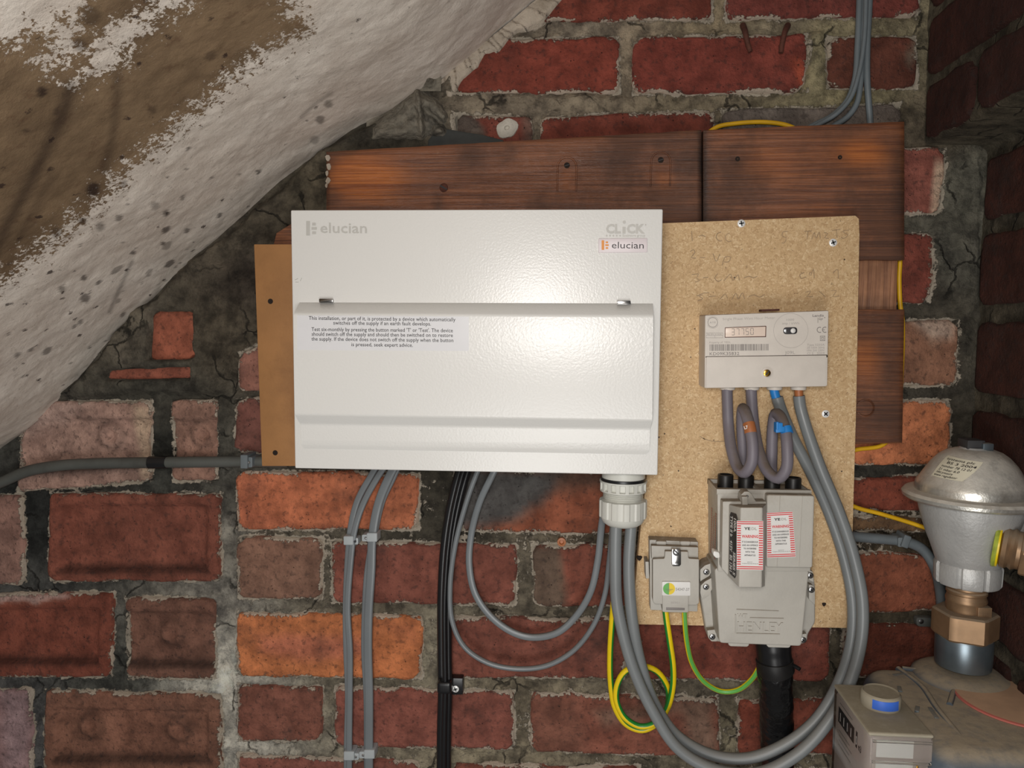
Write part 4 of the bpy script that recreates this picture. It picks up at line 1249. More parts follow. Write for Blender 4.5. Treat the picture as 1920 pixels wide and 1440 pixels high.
cable('looped_cable', [(936, 865, -.030), (922, 893, -.028), (900, 940, -.022), (884, 1000, -.016), (880, 1060, -.014), (892, 1115, -.014), (925, 1160, -.015), (965, 1187, -.016), (1000, 1195, -.017), (1045, 1186, -.02), (1080, 1155, -.022), (1107, 1110, -.026), (1121, 1050, -.03), (1128, 985, -.036), (1137, 930, -.045), (1146, 885, -.05)], 0, GC,
      'grey flat cable making the inner hanging loop below the white box', flat=FL(13, -.02, .0032))
cable('looped_cable', [(905, 865, -.036), (893, 890, -.034), (872, 950, -.030), (853, 1025, -.026), (844, 1100, -.024), (848, 1165, -.024), (871, 1213, -.024), (915, 1243, -.024), (970, 1254, -.024), (1025, 1248, -.025), (1075, 1220, -.027), (1113, 1172, -.03), (1134, 1115, -.034), (1142, 1055, -.04), (1148, 990, -.05), (1150, 930, -.058)], px2(10, -.02), GC,
      'thin grey cable making the outer hanging loop below the white box')
TL_ = M['tail']
rt = px2(22, -.10)
ta = cable('meter_tail', [(1158, 930, -.112), (1155, 990, -.112), (1154, 1060, -.110), (1156, 1125, -.108), (1166, 1180, -.107), (1188, 1255, -.106), (1221, 1328, -.106), (1272, 1404, -.108), (1340, 1443, -.112), (1420, 1450, -.115), (1490, 1418, -.114), (1545, 1364, -.110), (1589, 1290, -.103), (1613, 1210, -.096), (1617, 1130, -.090), (1601, 1045, -.084), (1573, 960, -.082), (1538, 876, -.081), (1511, 800, -.076), (1500, 760, -.072), (1498, 742, -.072)], rt, TL_,
           'thick grey tail, outer one of two from the gland, ending at the brown sleeve')
tb_ = cable('meter_tail', [(1188, 930, -0.104), (1183, 990, -0.104), (1179, 1060, -0.102), (1184, 1150, -0.1), (1201, 1243, -0.095), (1228, 1320, -0.09), (1268, 1378, -0.091), (1330, 1414, -0.094), (1400, 1422, -0.097), (1470, 1397, -0.097), (1530, 1350, -0.093), (1573, 1280, -0.087), (1596, 1205, -0.081), (1599, 1130, -0.075), (1584, 1050, -0.069), (1556, 965, -0.065), (1520, 885, -0.0665), (1484, 815, -0.070), (1462, 762, -0.072), (1457, 745, -0.072)], rt, TL_,
            'thick grey tail, inner one of two from the gland, ending at the blue sleeve')
mb = MB().add(tube(cable_path([(1497, 720, -.072), (1497.5, 735, -.072), (1499, 752, -.072)], step=.003), px2(15.5, -.072))); mb.build('brown_core', M['brown'], ta, label='brown inner sleeve')
mb = MB().add(tube(cable_path([(1450, 720, -.072), (1452, 735, -.072), (1458, 754, -.072)], step=.003), px2(16.5, -.072))); mb.build('blue_core', M['blue'], tb_, label='blue inner sleeve')
OT = M['old_tail']
ro = px2(20.5, -.09)
la = cable('old_meter_tail', [(1363, 722, -.074), (1364, 760, -.074), (1366, 800, -.078), (1372, 845, -.090), (1384, 878, -.102), (1397, 886, -.114), (1409, 868, -.120), (1411, 835, -.118), (1406, 803, -.112), (1399, 776, -.102), (1393, 766, -.091), (1391, 790, -.084), (1393, 840, -.084), (1398, 915, -.084)], ro, OT,
           'purplish grey tail with a brown marker, looped between meter and main fuse')
lb = cable('old_meter_tail', [(1408, 722, -.074), (1410, 760, -.074), (1414, 800, -.078), (1424, 850, -.092), (1440, 885, -.106), (1459, 897, -.116), (1474, 880, -.122), (1476, 840, -.120), (1472, 805, -.112), (1462, 780, -.100), (1454, 776, -.090), (1449, 800, -.084), (1447, 850, -.084), (1446, 915, -.084)], ro, OT,
           'purplish grey tail with a blue clip, looped between meter and main fuse')
mb = MB().add(tube(cable_path([(1407.6, 812, -.1138), (1406, 803, -.112), (1403.8, 794, -.1093)], step=.002), ro * 1.06, seg=24)); mb.build('marker_band', M['brown'], la, label='brown marker band')
mb = MB()
text_px(mb, 'L7', (1396, 805), (1403, 803), -.1205, 6, .03)
mb.build('marker_lettering', M['label_white'], la, recalc=False)
mb = MB()
mb.add(tube(cable_path([(1475.5, 813, -.115), (1474, 807, -.1135), (1472.5, 802, -.112)], step=.002), ro * 1.1, seg=24))
mb.add(plate([(1455, 793), (1468, 793), (1468, 800), (1472, 800), (1472, 810), (1455, 812)], -.118, -.127, .001))
mb.add(plate([(1456, 792), (1460, 791), (1460, 806), (1456, 806)], -.124, -.1295, .0006))
mb.build('blue_clip', M['blue'], lb, label='blue snap clip')

ysplit = lambda g, ks: (lambda k: 1 if k in ks else 0)
EY = -.040
cable('earth_cable', [(1247, 1140, -.072), (1250, 1165, -.072), (1256, 1205, -.070), (1262, 1250, -.066), (1261, 1290, -.060), (1250, 1330, -.055), (1228, 1356, -.052), (1201, 1362, -.050), (1172, 1346, -.050), (1156, 1314, -.050), (1158, 1282, -.052), (1173, 1258, -.054), (1201, 1249, -.056), (1229, 1257, -.056), (1248, 1280, -.052), (1254, 1306, -.046), (1249, 1332, -.041), (1232, 1356, -.039), (1204, 1369, -.038), (1174, 1358, -.038), (1153, 1326, -.040), (1145, 1280, -.044), (1144, 1225, -.05), (1148, 1160, -.06), (1155, 1080, -.07), (1160, 1000, -.085), (1163, 940, -.095)], px2(11.5, -.05), [M['yellow'], M['green']],
      'thick yellow and green earth cable tied in a round coil below the earth block', seg=20, mat_of=lambda k: 1 if k in (0, 1, 2, 3, 17, 18, 19) else 0)
cable('earth_cable', [(1283, 1140, -.072), (1284, 1165, -.071), (1288, 1205, -.066), (1298, 1245, -.058), (1320, 1278, -.052), (1352, 1296, -.050), (1382, 1294, -.054), (1408, 1275, -.062), (1424, 1250, -.072), (1432, 1232, -.078)], px2(9.5, -.055), [M['yellow'], M['lime_green']],
      'thin green earth wire with yellow stripe hanging from earth block to the black service cable', seg=20, mat_of=lambda k: 1 if k in (3, 4, 5, 6, 7, 13, 14, 15, 16, 17, 18) else 0)
DC = M['dark_cable']
cable('old_wall_cable', [(-600, 1085, -.012), (-160, 960, -.012), (-60, 925, -.010), (0, 905, -.010), (50, 884, -.010), (110, 873, -.011), (180, 869, -.011), (300, 867, -.011), (400, 866, -.011), (470, 865, -.011), (540, 866, -.011)], px2(22, -.011), DC,
      'dusty dark grey cable running across the left bricks into the hardboard')
for pts, w, lab in (([(1612, -160, -.010), (1612, -20, -.010), (1608, 90, -.010), (1603, 150, -.010), (1588, 190, -.010), (1560, 218, -.0075), (1520, 238, -.005), (1480, 262, -.005)], 11, 'grey cable, leftmost of the bundle dropping behind the right timber plank'),
                    ([(1624, -160, -.018), (1624, -20, -.018), (1620, 80, -.017), (1610, 140, -.016), (1594, 185, -.0145), (1565, 216, -.0135), (1530, 236, -.0120), (1490, 262, -.0115)], 8, 'thin pale grey cable lying in front of the bundle at top right'),
                    ([(1620, -160, -.010), (1620, -20, -.010), (1616, 90, -.010), (1613, 160, -.010), (1606, 195, -.010), (1588, 220, -.010), (1560, 238, -.009), (1530, 262, -.009)], 10, 'grey cable, middle one of the bundle at top right'),
                    ([(1631, -160, -.012), (1631, -20, -.012), (1626, 90, -.012), (1626, 150, -.012), (1632, 235, -.0085), (1633, 262, -.009)], 11, 'blue-grey cable, rightmost of the bundle, going straight down behind the timber')):
    cable('bundled_cable', pts, px2(w, -.012), M['blue_grey_cable'], lab)
cable('yellow_wire', [(1320, 255, -0.0055), (1345, 238, -0.0055), (1380, 231.5, -0.0055), (1430, 229, -0.0055), (1472, 234, -0.0055), (1500, 246, -0.0055), (1580, 300, -0.0055), (1650, 380, -0.0055), (1686, 470, -0.0055), (1686, 525, -0.0055), (1688, 572, -0.0055), (1692, 600, -0.0055), (1690, 700, -0.0055), (1680, 800, -0.0055), (1655, 834, -0.0055), (1600, 845, -0.0055), (1560, 870, -0.0055), (1550, 915, -0.009), (1600, 949, -0.009), (1650, 963, -0.009), (1700, 978, -0.009), (1760, 998, -0.014)], px2(8, -.01), M['yellow_wire'],
      'dusty yellow wire weaving behind the timber and chipboard toward the gas regulator')
rc = cable('grey_conduit_cable', [(1540, 1000, -.012), (1600, 1006, -.012), (1660, 1011, -.012), (1700, 1016, -.012), (1730, 1030, -.012), (1752, 1062, -.013), (1763, 1105, -.014), (1767, 1160, -.015), (1766, 1240, -.015), (1766, 1340, -.015), (1764, 1900, -.015)], px2(19, -.012), M['blue_grey_cable'],
           'pale grey cable curving down the wall behind the gas regulator')
svc = thing('service_cable', 'thick tape-wrapped black supply cable under the grey main fuse', 'cable', P(1455, 1330, -.085))
path = cable_path([(1450, 1190, -.082), (1451, 1240, -.082), (1455, 1290, -.080), (1456, 1350, -.066), (1458, 1420, -.056), (1464, 1560, -.046), (1470, 1900, -.04)], step=.003)
n = len(path)
rad = 1 + .07 * fbm(np.arange(n) * .16, 0, 0, 5) + .05 * np.sign(np.sin(np.arange(n) * .55)) * .4
bx = tube(path, px2(62, -.08), seg=28, radii=rad)
MB().add(bx).build('wrapped_tape', M['tape'], svc, 50)
path = cable_path([(1449, 1194, -.083), (1450, 1215, -.083), (1453, 1246, -.083)], step=.003)
MB().add(tube(path, px2(64, -.083), seg=28, radii=1 + .05 * fbm(np.arange(len(path)) * .3, 0, 0, 9))).build('glossy_collar', M['black'], svc)
path = cable_path([(1452, 1237, -.084), (1453, 1247, -.084), (1455, 1257, -.083)], step=.002)
MB().add(tube(path, px2(68, -.083), seg=28)).build('tie_band', M['black_cap'], svc)
MB().add(tube(cable_path([(1478, 1244, -.086), (1490, 1249, -.095), (1500, 1255, -.10)], step=.003), .0022, seg=8)).build('tie_tail', M['black'], svc)

# clips
def nail_clip(x, y, w, h, yb, yf, label, nail_side=1, rot=0.0, mat=None, group=None, nailmat=None):
    c = thing('cable_clip', label, 'clip', P(x, y, yb), group)
    a = [(-w / 2, -h / 2), (w / 2, -h / 2), (w / 2, h / 2), (-w / 2, h / 2)]
    q = [(x + p_[0] * math.cos(rot) - p_[1] * math.sin(rot), y + p_[0] * math.sin(rot) + p_[1] * math.cos(rot)) for p_ in a]
    MB().add(plate(q, yb, yf, .0018, 3)).build('saddle', mat or M['clip'], c)
    k = nail_side
    nx, ny = x + k * (w / 2 + 2), y + 1
    MB().add(plate(round_px([(nx - 7, ny - h * .38), (nx + 7, ny - h * .38), (nx + 7, ny + h * .38), (nx - 7, ny + h * .38)], 3), yb, yf + .0035, .0012)).build('nail_boss', mat or M['clip'], c)
    p = P(nx + 1, ny, yf + .0033)
    MB().add(lathe((p[0], yf + .0035, p[2]), [(.0018, 0), (.0018, .001), (.0012, .0016), (.0001, .0017)], 12, (0, -1, 0))).build('nail', nailmat or M['zinc'], c)
    return c
nail_clip(653, 1014, 19, 17, -.001, -.0175, 'grey cable clip, upper one on the far left cable pair', 1, nailmat=M['slot'])
nail_clip(697, 1008, 20, 17, -.001, -.019, 'grey cable clip, upper one on the second cable pair', -1)
nail_clip(654, 1418, 20, 17, -.001, -.0175, 'grey cable clip, lower one on the far left cable pair', 1)
nail_clip(692, 1415, 20, 17, -.001, -.019, 'grey cable clip, lower one on the second cable pair', -1)
nail_clip(457, 866, 14, 26, -.002, -.028, 'dull grey clip holding the dusty cable beside the hardboard', 1, mat=M['blue_grey_cable'])
nail_clip(1700, 1016, 14, 24, -.001, -.024, 'dull grey clip on the pale cable right of the chipboard', -1, .35, M['blue_grey_cable'])
tp = MB().add(tube(cable_path([(280, 867, -.011), (297, 867, -.011), (313, 867, -.011)]), px2(25, -.011))).build('tape_band', M['black'], [o for o in COL.objects if o.name.startswith('old_wall_cable')][0], label='black tape patch')
bc = thing('black_saddle_clip', 'black plastic saddle clip with a bright screw on the black cable bundle', 'clip', P(843, 1288, -.002))
MB().add(plate([(821, 1271), (868, 1272), (868, 1303), (821, 1304)], -.001, -.012, .002)).build('base', M['black'], bc)
MB().add(plate([(819, 1280), (846, 1280), (846, 1303), (819, 1303)], -.012, -.0295, .0045, 4)).build('saddle', M['black'], bc)
slotted(bc, 854, 1292, -.012, .0044, [M['screw_white'], M['slot']], .4, 'screw', True, .001)
for x, y, lab in ((1746, 903, 'dark grey clip nailed in the joint left of the regulator dome'), (1737, 1167, 'dark grey clip in the joint left of the brass nut'),):
    c = thing('cable_clip', lab, 'clip', P(x, y, 0))
    MB().add(plate(round_px([(x - 20, y - 10), (x + 20, y - 8), (x + 18, y + 10), (x - 18, y + 9)], 8), -.0005, -.008, .003)).build('saddle', M['dark_cable'], c)
    p = P(x - 10, y - 2, -.008)
    MB().add(lathe((p[0], -.0078, p[2]), [(.003, 0), (.003, .001), (.001, .0016), (.0001, .0016)], 12, (0, -1, 0))).build('nail', M['zinc'], c)
for i, (pts, lab) in enumerate(([(1393, 48), (1398, 62), (1401, 78), (1407, 97)], 'left one of two rusty hooks driven in above the timber'), ([(1477, 48), (1471, 62), (1467, 80), (1464, 99)], 'right one of two rusty hooks driven in above the timber')) if False else enumerate((([(1393, 48), (1398, 62), (1401, 78), (1407, 97)], 'left one of two rusty hooks driven in above the timber'), ([(1477, 48), (1471, 62), (1467, 80), (1464, 99)], 'right one of two rusty hooks driven in above the timber'))):
    path = cable_path([(pts[0][0], pts[0][1], .006)] + [(x, y, -.012) for x, y in pts[1:]], step=.003)
    MB().add(tube(path, .0034, seg=10, radii=np.linspace(1.1, .8, len(path)))).build('rusty_hook', M['rust'], None, 50, label=lab, cat='hook')
# nail and peg in the joint above the outer loop
p = P(1053, 1016, 0)
MB().add(lathe((p[0], .004, p[2]), [(.0055, 0), (.0055, .006), (.003, .0065), (.002, .004), (.0001, .004)], 14, (0, -1, 0))).build('wall_plug', M['brown'], None, label='round brown wall plug in the joint below the white box', cat='plug')
MB().add(tube(cable_path([(1112, 1014, .004), (1105, 1016, -.004), (1097, 1018, -.010)], step=.002), .0011, seg=8)).build('nail', M['zinc'], None, label='small bright nail sticking out of the joint below the white box', cat='nail')
# filler plug, rubber offcut and smeared lump above the long plank
p = P(951, 241, 0)
MB().add(lathe((p[0], .002, p[2]), [(.013, 0), (.012, .004), (.008, .006), (.003, .0065), (.002, .004), (.0001, .004)], 22, (0, -1, 0), polar=lambda a: 1 + .12 * math.sin(2 * a + .6) + .05 * math.sin(5 * a))).build('filler_plug', M['plug'], None, label='pale round filler plug in the brick above the timber', cat='plug')
MB().add(plate([(800, 300), (802, 262), (812, 250), (838, 241), (868, 246), (905, 252), (945, 262), (945, 300)], -.001, -.009, .003)).build('rubber_offcut', M['rubber'], None, label='dark rubber offcut poking up behind the long plank', cat='offcut')
def lump(name, poly, yb, h, mat, parent, folds=()):
    xs = np.array([q[0] for q in poly]); ys = np.array([q[1] for q in poly])
    gx_, gy_ = np.meshgrid(np.linspace(xs.min() - 3, xs.max() + 3, 60), np.linspace(ys.min() - 3, ys.max() + 3, 50))
    d = sdf_poly(gx_, gy_, poly)
    n = fbm(gx_ * .03, gy_ * .03, 0, 7, 4)
    e = smooth(-d + 4 * n, 0, 22)
    H = h * (.55 + .7 * n) * e - .006 * (1 - e)
    for a, b, c, d_, amt in folds:
        t = np.clip(((gx_ - a) * (c - a) + (gy_ - b) * (d_ - b)) / ((c - a) ** 2 + (d_ - b) ** 2), 0, 1)
        q = np.hypot(gx_ - a - t * (c - a), gy_ - b - t * (d_ - b))
        H += amt * np.exp(-(q / 5) ** 2) * e
    V = np.array([P(x, y, yb - hh) for x, y, hh in zip(gx_.ravel(), gy_.ravel(), H.ravel())]).reshape(50, 60, 3)
    return grid_mesh(name, V, 60, 50, {}, mat, parent)
lump('cement_lump', [(690, 268), (690, 235), (740, 190), (778, 155), (800, 168), (825, 180), (848, 215), (855, 250), (835, 268)], -.006, .022, M['putty'], wall_back, ((782, 160, 792, 262, .012), (700, 240, 780, 165, .006), (790, 200, 840, 240, -.008)))
lump('cement_lump', [(770, 150), (795, 128), (818, 130), (824, 152), (812, 168), (790, 165)], -.018, .014, M['putty'], wall_back)
# ------------------------------------------------------------------ electricity meter
YM = -.093
mt = thing('electricity_meter', 'pale grey single phase electricity meter with a small number display on the chipboard', 'meter', P(1437, 726, YC))
MB().add(plate([(1322, 590.5), (1554, 582), (1551.5, 724), (1321, 728)], YC, YM, .0014, 3, r=3)).build('meter_case', M['meter'], mt)
tc = MB().add(plate([(1324.5, 669), (1550, 666), (1548.5, 724.5), (1323.5, 727.5)], YM + .012, YM - .0012, .0008)).build('terminal_cover', M['meter'], mt)
MB().add(plate([(1322.6, 670), (1323.6, 668.2), (1551, 665), (1552, 668), (1551, 670), (1325, 670.5)], YM + .006, YM - .0001, 0)).build('cover_seam', M['hole'], mt)
p = P(1438, 699, YM)
mb = MB().add(lathe((p[0], YM + .0005, p[2]), [(.0062, 0), (.0064, .0022), (.0046, .0026), (.0042, .0008), (.0001, .0008)], 28, (0, -1, 0))); mb.build('screw_collar', M['meter'], tc)
slotted(tc, 1438.5, 699.5, YM - .0022, .0038, [M['bright_brass'], M['slot']], .9, 'brass_screw', dome=.0006)
for x in (1364, 1409, 1452, 1497):
    p = P(x, 727, -.072)
    MB().add(lathe((p[0], -.072, p[2] + .004), [(.0082, 0), (.0086, -.0045), (.0078, -.0062)], 24)).build('cable_bush', M['meter'], mt)
yt = YM - .0003
mb = MB().add(plate([(1428, 584), (1462, 582.5), (1462, 579), (1428, 580)], -.075, -.088, .0006)).build('top_seal', M['rust'], mt)
mb = MB().add(plate([(1359.5, 614), (1437, 611), (1436.5, 632), (1359, 633)], YM + .0004, YM - .0007, .0004)).build('display_bezel', M['rust'], mt)
sc_ = MB().add(plate([(1360.5, 615), (1435.5, 612.3), (1435, 630.5), (1360, 631.8)], YM + .0004, YM - .0009, .0002)).build('display', M['lcd'], mt, label='small number display')
mb = MB()
SEG = {'3': 'abgcd', '7': 'abc', '5': 'afgcd', '0': 'abcdef'}
for i, ch in enumerate('37750'):
    x0, x1, y0, y1 = 1371.5 + 8.9 * i, 1377.3 + 8.9 * i, 616.2 - .25 * i, 628.6 - .25 * i
    ym = (y0 + y1) / 2; t = .8
    S = dict(a=(x0 + .6, y0, x1 - .6, y0 + t), g=(x0 + .6, ym - t / 2, x1 - .6, ym + t / 2), d=(x0 + .6, y1 - t, x1 - .6, y1), f=(x0, y0 + .6, x0 + t, ym - .5), e=(x0, ym + .5, x0 + t, y1 - .6), b=(x1 - t, y0 + .6, x1, ym - .5), c=(x1 - t, ym + .5, x1, y1 - .6))
    for k in SEG[ch]: rect_px(mb, *S[k], YM - .00105)
mb.build('display_digits', M['print_mid'], sc_, recalc=False)
mb = MB()
def ring_px(mb, x, y, r, w, Y, mi=0, n=40, a0=0, a1=6.2832):
    a = np.linspace(a0, a1, n)
    v = [P(x + (r + w) * math.cos(t), y - (r + w) * math.sin(t), Y) for t in a] + [P(x + r * math.cos(t), y - r * math.sin(t), Y) for t in a]
    mb.add((v, [(i, i + 1, n + i + 1, n + i) for i in range(n - 1)]), mi)
text_px(mb, 'Single Phase Watt Hour Meter', (1355, 600.5), (1453, 598), yt, 4.8, -.012, 1)
ring_px(mb, 1336.3, 604.5, 8.6, .8, yt, 0)
ring_px(mb, 1336.3, 604.5, 10.8, .5, yt, 1, a0=.4, a1=2.7); ring_px(mb, 1336.3, 604.5, 10.8, .5, yt, 1, a0=3.6, a1=5.9)
text_px(mb, 'AYE', (1330.5, 606.5), (1342, 606), yt, 3.6, 0, 1)
ring_px(mb, 1482.8, 620, 32, .5, yt, 1, 64)
text_px(mb, '1000', (1474.5, 601.8), (1489, 601.3), yt, 4.2, 0, 1)
text_px(mb, 'imp / kWh', (1466.5, 608.5), (1498.5, 608), yt, 4.2, 0, 1)
text_px(mb, 'Landis', (1523.5, 594), (1544.5, 593.6), yt, 4.6, .015, 0)
text_px(mb, 'Gyr', (1535, 600), (1543.5, 599.8), yt, 4.6, .01, 0)
rect_px(mb, 1533.2, 595.5, 1533.9, 605.5, yt, 0)
text_px(mb, '+', (1545, 597.2), (1547.5, 597.2), yt, None, .02, 0)
ring_px(mb, 1537, 618.5, 4.3, 1.2, yt, 0, 20, 1.1, 5.2); ring_px(mb, 1547, 618.3, 4.3, 1.2, yt, 0, 20, 1.1, 5.2); rect_px(mb, 1542.8, 617.9, 1546.4, 618.9, yt, 0)
for r_, w_ in ((4.6, .8), (2.2, .7)):
    x, y = 1542.3, 634.5
    for q in ((x - r_, y - r_, x + r_, y - r_ + w_), (x - r_, y + r_ - w_, x + r_, y + r_), (x - r_, y - r_, x - r_ + w_, y + r_), (x + r_ - w_, y - r_, x + r_, y + r_)): rect_px(mb, *q, yt, 0)
text_px(mb, 'Property of: YEDL', (1330, 644), (1370, 643.2), yt, 3.6, 0, 1)
text_px(mb, 'KD09K35832', (1330.5, 666.3), (1386, 665.5), yt, 6, 0, 0)
text_px(mb, 'J09L', (1471.5, 664), (1491, 663.6), yt, 6, 0, 1)
for i, s_ in enumerate(('Type 5235A', '20-100A 50Hz', '1PH 2W 230V', 'Cl 2   2009')):
    text_px(mb, s_, (1513, 648.6 + 5.3 * i), (1546, 648.2 + 5.3 * i), yt, 4, 0, 1)
for q in ((1324, 624, 1355.5, 624.6), (1324, 628.6, 1355.5, 629.2), (1324, 633, 1355.5, 633.6), (1324, 624, 1324.5, 633.6), (1355, 624, 1355.5, 633.6), (1340, 629, 1340.5, 633.5)): rect_px(mb, *q, yt, 1)
text_px(mb, 'BS EN 61036', (1326, 628), (1353, 628), yt, 2.6, 0, 1)
rr = random.Random(4)
x = 1330.5
while x < 1441:
    w = rr.choice((.7, .7, 1.2, 1.9)); 
    yy = 645.8 - (x - 1330) * .008
    rect_px(mb, x, yy, min(x + w, 1441), yy + 12.2, yt, 0)
    x += w + rr.choice((.6, .7, 1.0, 1.5))
mb.build('faceplate_print', [M['print_mid'], M['print_light']], mt, recalc=False, kind='stuff')
MB().add(plate(round_px([(1469, 614), (1495, 613.4), (1495, 626.3), (1469, 626.8)], 6), YM + .0005, YM - .0009, .0003)).build('pulse_window', M['print_black'], mt)
p = P(1486.5, 620, YM)
MB().add(lathe((p[0], YM - .0006, p[2]), [(.0028, 0), (.0026, .0009), (.0014, .0016), (.0001, .0018)], 20, (0, -1, 0))).build('pulse_lens', M['label_white'], mt)
p = P(1473.5, 620, YM)
MB().add(lathe((p[0], YM - .0006, p[2]), [(.0023, 0), (.0021, .0007), (.0001, .0011)], 20, (0, -1, 0))).build('sensor_lens', M['zinc'], mt)

# ------------------------------------------------------------------ main fuse (cut-out)
G = M['grey_plastic']
co = thing('main_fuse', 'grey main fuse cut-out with red striped warning stickers on the chipboard', 'fuse box', P(1430, 1210, YC))
Y1 = -.112
body = MB()
body.add(plate([(1345, 925), (1523, 927), (1520, 1072), (1346, 1072)], YC, Y1, .0015))
body.build('fuse_body', G, co)
mb = MB()
mb.add(plate([(1344, 917), (1384, 917.5), (1384, 926.5), (1344, 926.5)], Y1 + .006, Y1 - .0012, .0006))
mb.add(plate([(1344, 917), (1522, 919.5), (1522, 927.5), (1344, 926.5)], Y1 + .006, Y1, .0006))
top_y = lambda f: 1
za, zb = P(1345, 917.5, Y1)[2], P(1345, 928, Y1)[2]
for x0, x1 in ((1344, 1348.5), (1421, 1431), (1518, 1522.5)):
    xa, xb = P(x0, 920, Y1)[0], P(x1, 920, Y1)[0]
    mb.add(box(xa, xb, Y1 + .001, YC, zb, za, .0006))
xa, xb = P(1344, 920, Y1)[0], P(1522, 920, Y1)[0]
mb.add(box(xa, xb, YC - .005, YC, zb, za, .0006))
mb.build('top_shroud', G, co, kind='stuff')
for x, y in ((1360, 905), (1398.5, 907), (1447.5, 909), (1487, 911)):
    p = P(x, y, -.084)
    MB().add(lathe((p[0], -.084, p[2]), [(.0062, .0095), (.0080, .0095), (.0086, .0085), (.0086, -.008), (.0062, -.008)], 32, caps=False)).build('cable_bush', M['black_cap'], co)
# neutral cover on the right
ncv = MB().add(plate([(1438, 927), (1527.5, 929), (1523.5, 1065), (1437, 1064)], Y1 + .010, Y1 - .010, .002, 3, r=5)).build('neutral_cover', G, co)
mb = MB()
for a, b in (((1462.5, 930), (1457, 1062)), ((1504.5, 931), (1498, 1063))):
    mb.add(tube(spline([P(a[0], a[1], Y1 - .0101), P(b[0], b[1], Y1 - .0101)], .01), .0004, seg=5))
mb.build('moulded_ribs', G, ncv, kind='stuff')
# fuse carrier on the left: chamfered block with a raised pull
cr = thing_carrier = MB().add(plate([(1355, 940), (1437, 940), (1436, 1082), (1384, 1100), (1353, 1066)], Y1 + .006, Y1 - .014, .0016)).build('fuse_carrier', G, co)
YH = -.156
def pull():
    fr = [P(x, y, YH) for x, y in ((1389, 951), (1430, 951), (1428.5, 1102), (1385.5, 1102))]
    bk = [P(x, y, Y1 - .013) for x, y in ((1366, 945), (1437, 944), (1434, 1100), (1364, 1080))]
    return prism3(fr, bk, .0016, 3)
MB().add(pull()).build('carrier_pull', G, cr)
mb = MB()
mb.add(plate([(1388, 938), (1390, 927), (1396, 921.5), (1404, 921.5), (1410, 927), (1418, 941), (1404, 944), (1392, 944)], Y1 - .002, Y1 - .016, .001))
mb.add(plate([(1391, 931), (1402, 931), (1402.5, 950), (1392, 950)], Y1 - .012, Y1 - .021, .001))
mb.build('seal_lug', G, co, kind='stuff')
p = P(1400.8, 930.5, Y1 - .016)
MB().add(lathe((p[0], p[1] + .0006, p[2]), [(.0016, 0), (.0014, .0008), (.0001, .0004)], 12, (0, -1, 0))).build('seal_hole', M['slot'], co)
# warning stickers: white film, red hatch at both sides, words
def warning(mb_w, mb_p, quad3, words):
    "quad3: TL TR BR BL in space; draws into a film mesh and a print mesh"
    TL, TR, BR_, BL = (np.array(q) for q in quad3)
    nrm = np.cross(TR - TL, BL - TL); nrm /= np.linalg.norm(nrm)
    if nrm @ (CAM - TL) < 0: nrm = -nrm
    at = lambda s_, t_, l=.0003: (TL * (1 - s_) + TR * s_) * (1 - t_) + (BL * (1 - s_) + BR_ * s_) * t_ + nrm * l
    mb_w.add(([at(0, 0), at(0, 1), at(1, 1), at(1, 0), at(0, 0, -.0002), at(0, 1, -.0002), at(1, 1, -.0002), at(1, 0, -.0002)], [(0, 1, 2, 3), (7, 6, 5, 4), (0, 4, 5, 1), (1, 5, 6, 2), (2, 6, 7, 3), (3, 7, 4, 0)]))
    def bar(s0, t0, s1, t1, mi=0): mb_p.add(([at(s0, t1, .0005), at(s1, t1, .0005), at(s1, t0, .0005), at(s0, t0, .0005)], [(0, 1, 2, 3)]), mi)
    for t0 in (.012, .052): bar(.01, t0, .99, t0 + .020)
    for t0 in (.925, .965): bar(.01, t0, .99, t0 + .020)
    for i in range(17):
        t0 = .095 + .0485 * i
        bar(.01, t0, .155, t0 + .024); bar(.835, t0, .99, t0 + .024)
    up = (TL - BL) / np.linalg.norm(TL - BL)
    H = np.linalg.norm(TL - BL)
    for s_, x0, x1, t_, h_, bo, mi in words:
        a, b = at(x0, t_, .0005), at(x1, t_, .0005)
        text_on(mb_p, s_, a, b - a, up, h_ * H, bo, mi)
WORDS = [('YE', .27, .51, .185, .055, .03, 1), ('DL', .55, .76, .185, .055, .02, 2), ('WARNING', .185, .82, .345, .06, .03, 0), ('IT IS DANGEROUS', .20, .80, .445, .034, .02, 1), ('AND AN OFFENCE', .20, .80, .512, .034, .02, 1),
         ('TO INTERFERE', .26, .74, .58, .034, .02, 1), ('WITH THIS', .32, .68, .648, .034, .02, 1), ('APPARATUS', .29, .71, .716, .034, .02, 1), ('ISSUED BY', .40, .60, .845, .016, .0, 1), ('Yorkshire Electricity Group plc', .20, .82, .878, .02, .0, 1)]
pr = [M['print_red'], M['print_black'], M['print_light']]
w1, q1 = MB(), MB()
Yq = YH - .0003
warning(w1, q1, (P(1381.5, 976, Yq), P(1431, 976.5, Yq), P(1430.5, 1069, Yq), P(1381, 1068, Yq)), WORDS)
st1 = w1.build('warning_sticker', M['label_white'], cr, 30, label='red striped warning sticker on the fuse carrier')
q1.build('warning_print', pr, st1, recalc=False, kind='stuff')
w1, q1 = MB(), MB()
Yq = Y1 - .0105
warning(w1, q1, (P(1437.5, 961, Yq), P(1486, 958.5, Yq), P(1492, 1044, Yq), P(1438, 1046, Yq)), WORDS)
st2 = w1.build('warning_sticker', M['label_white'], ncv, 30, label='worn red striped warning sticker on the right cover')
q1.build('warning_print', pr, st2, recalc=False, kind='stuff')
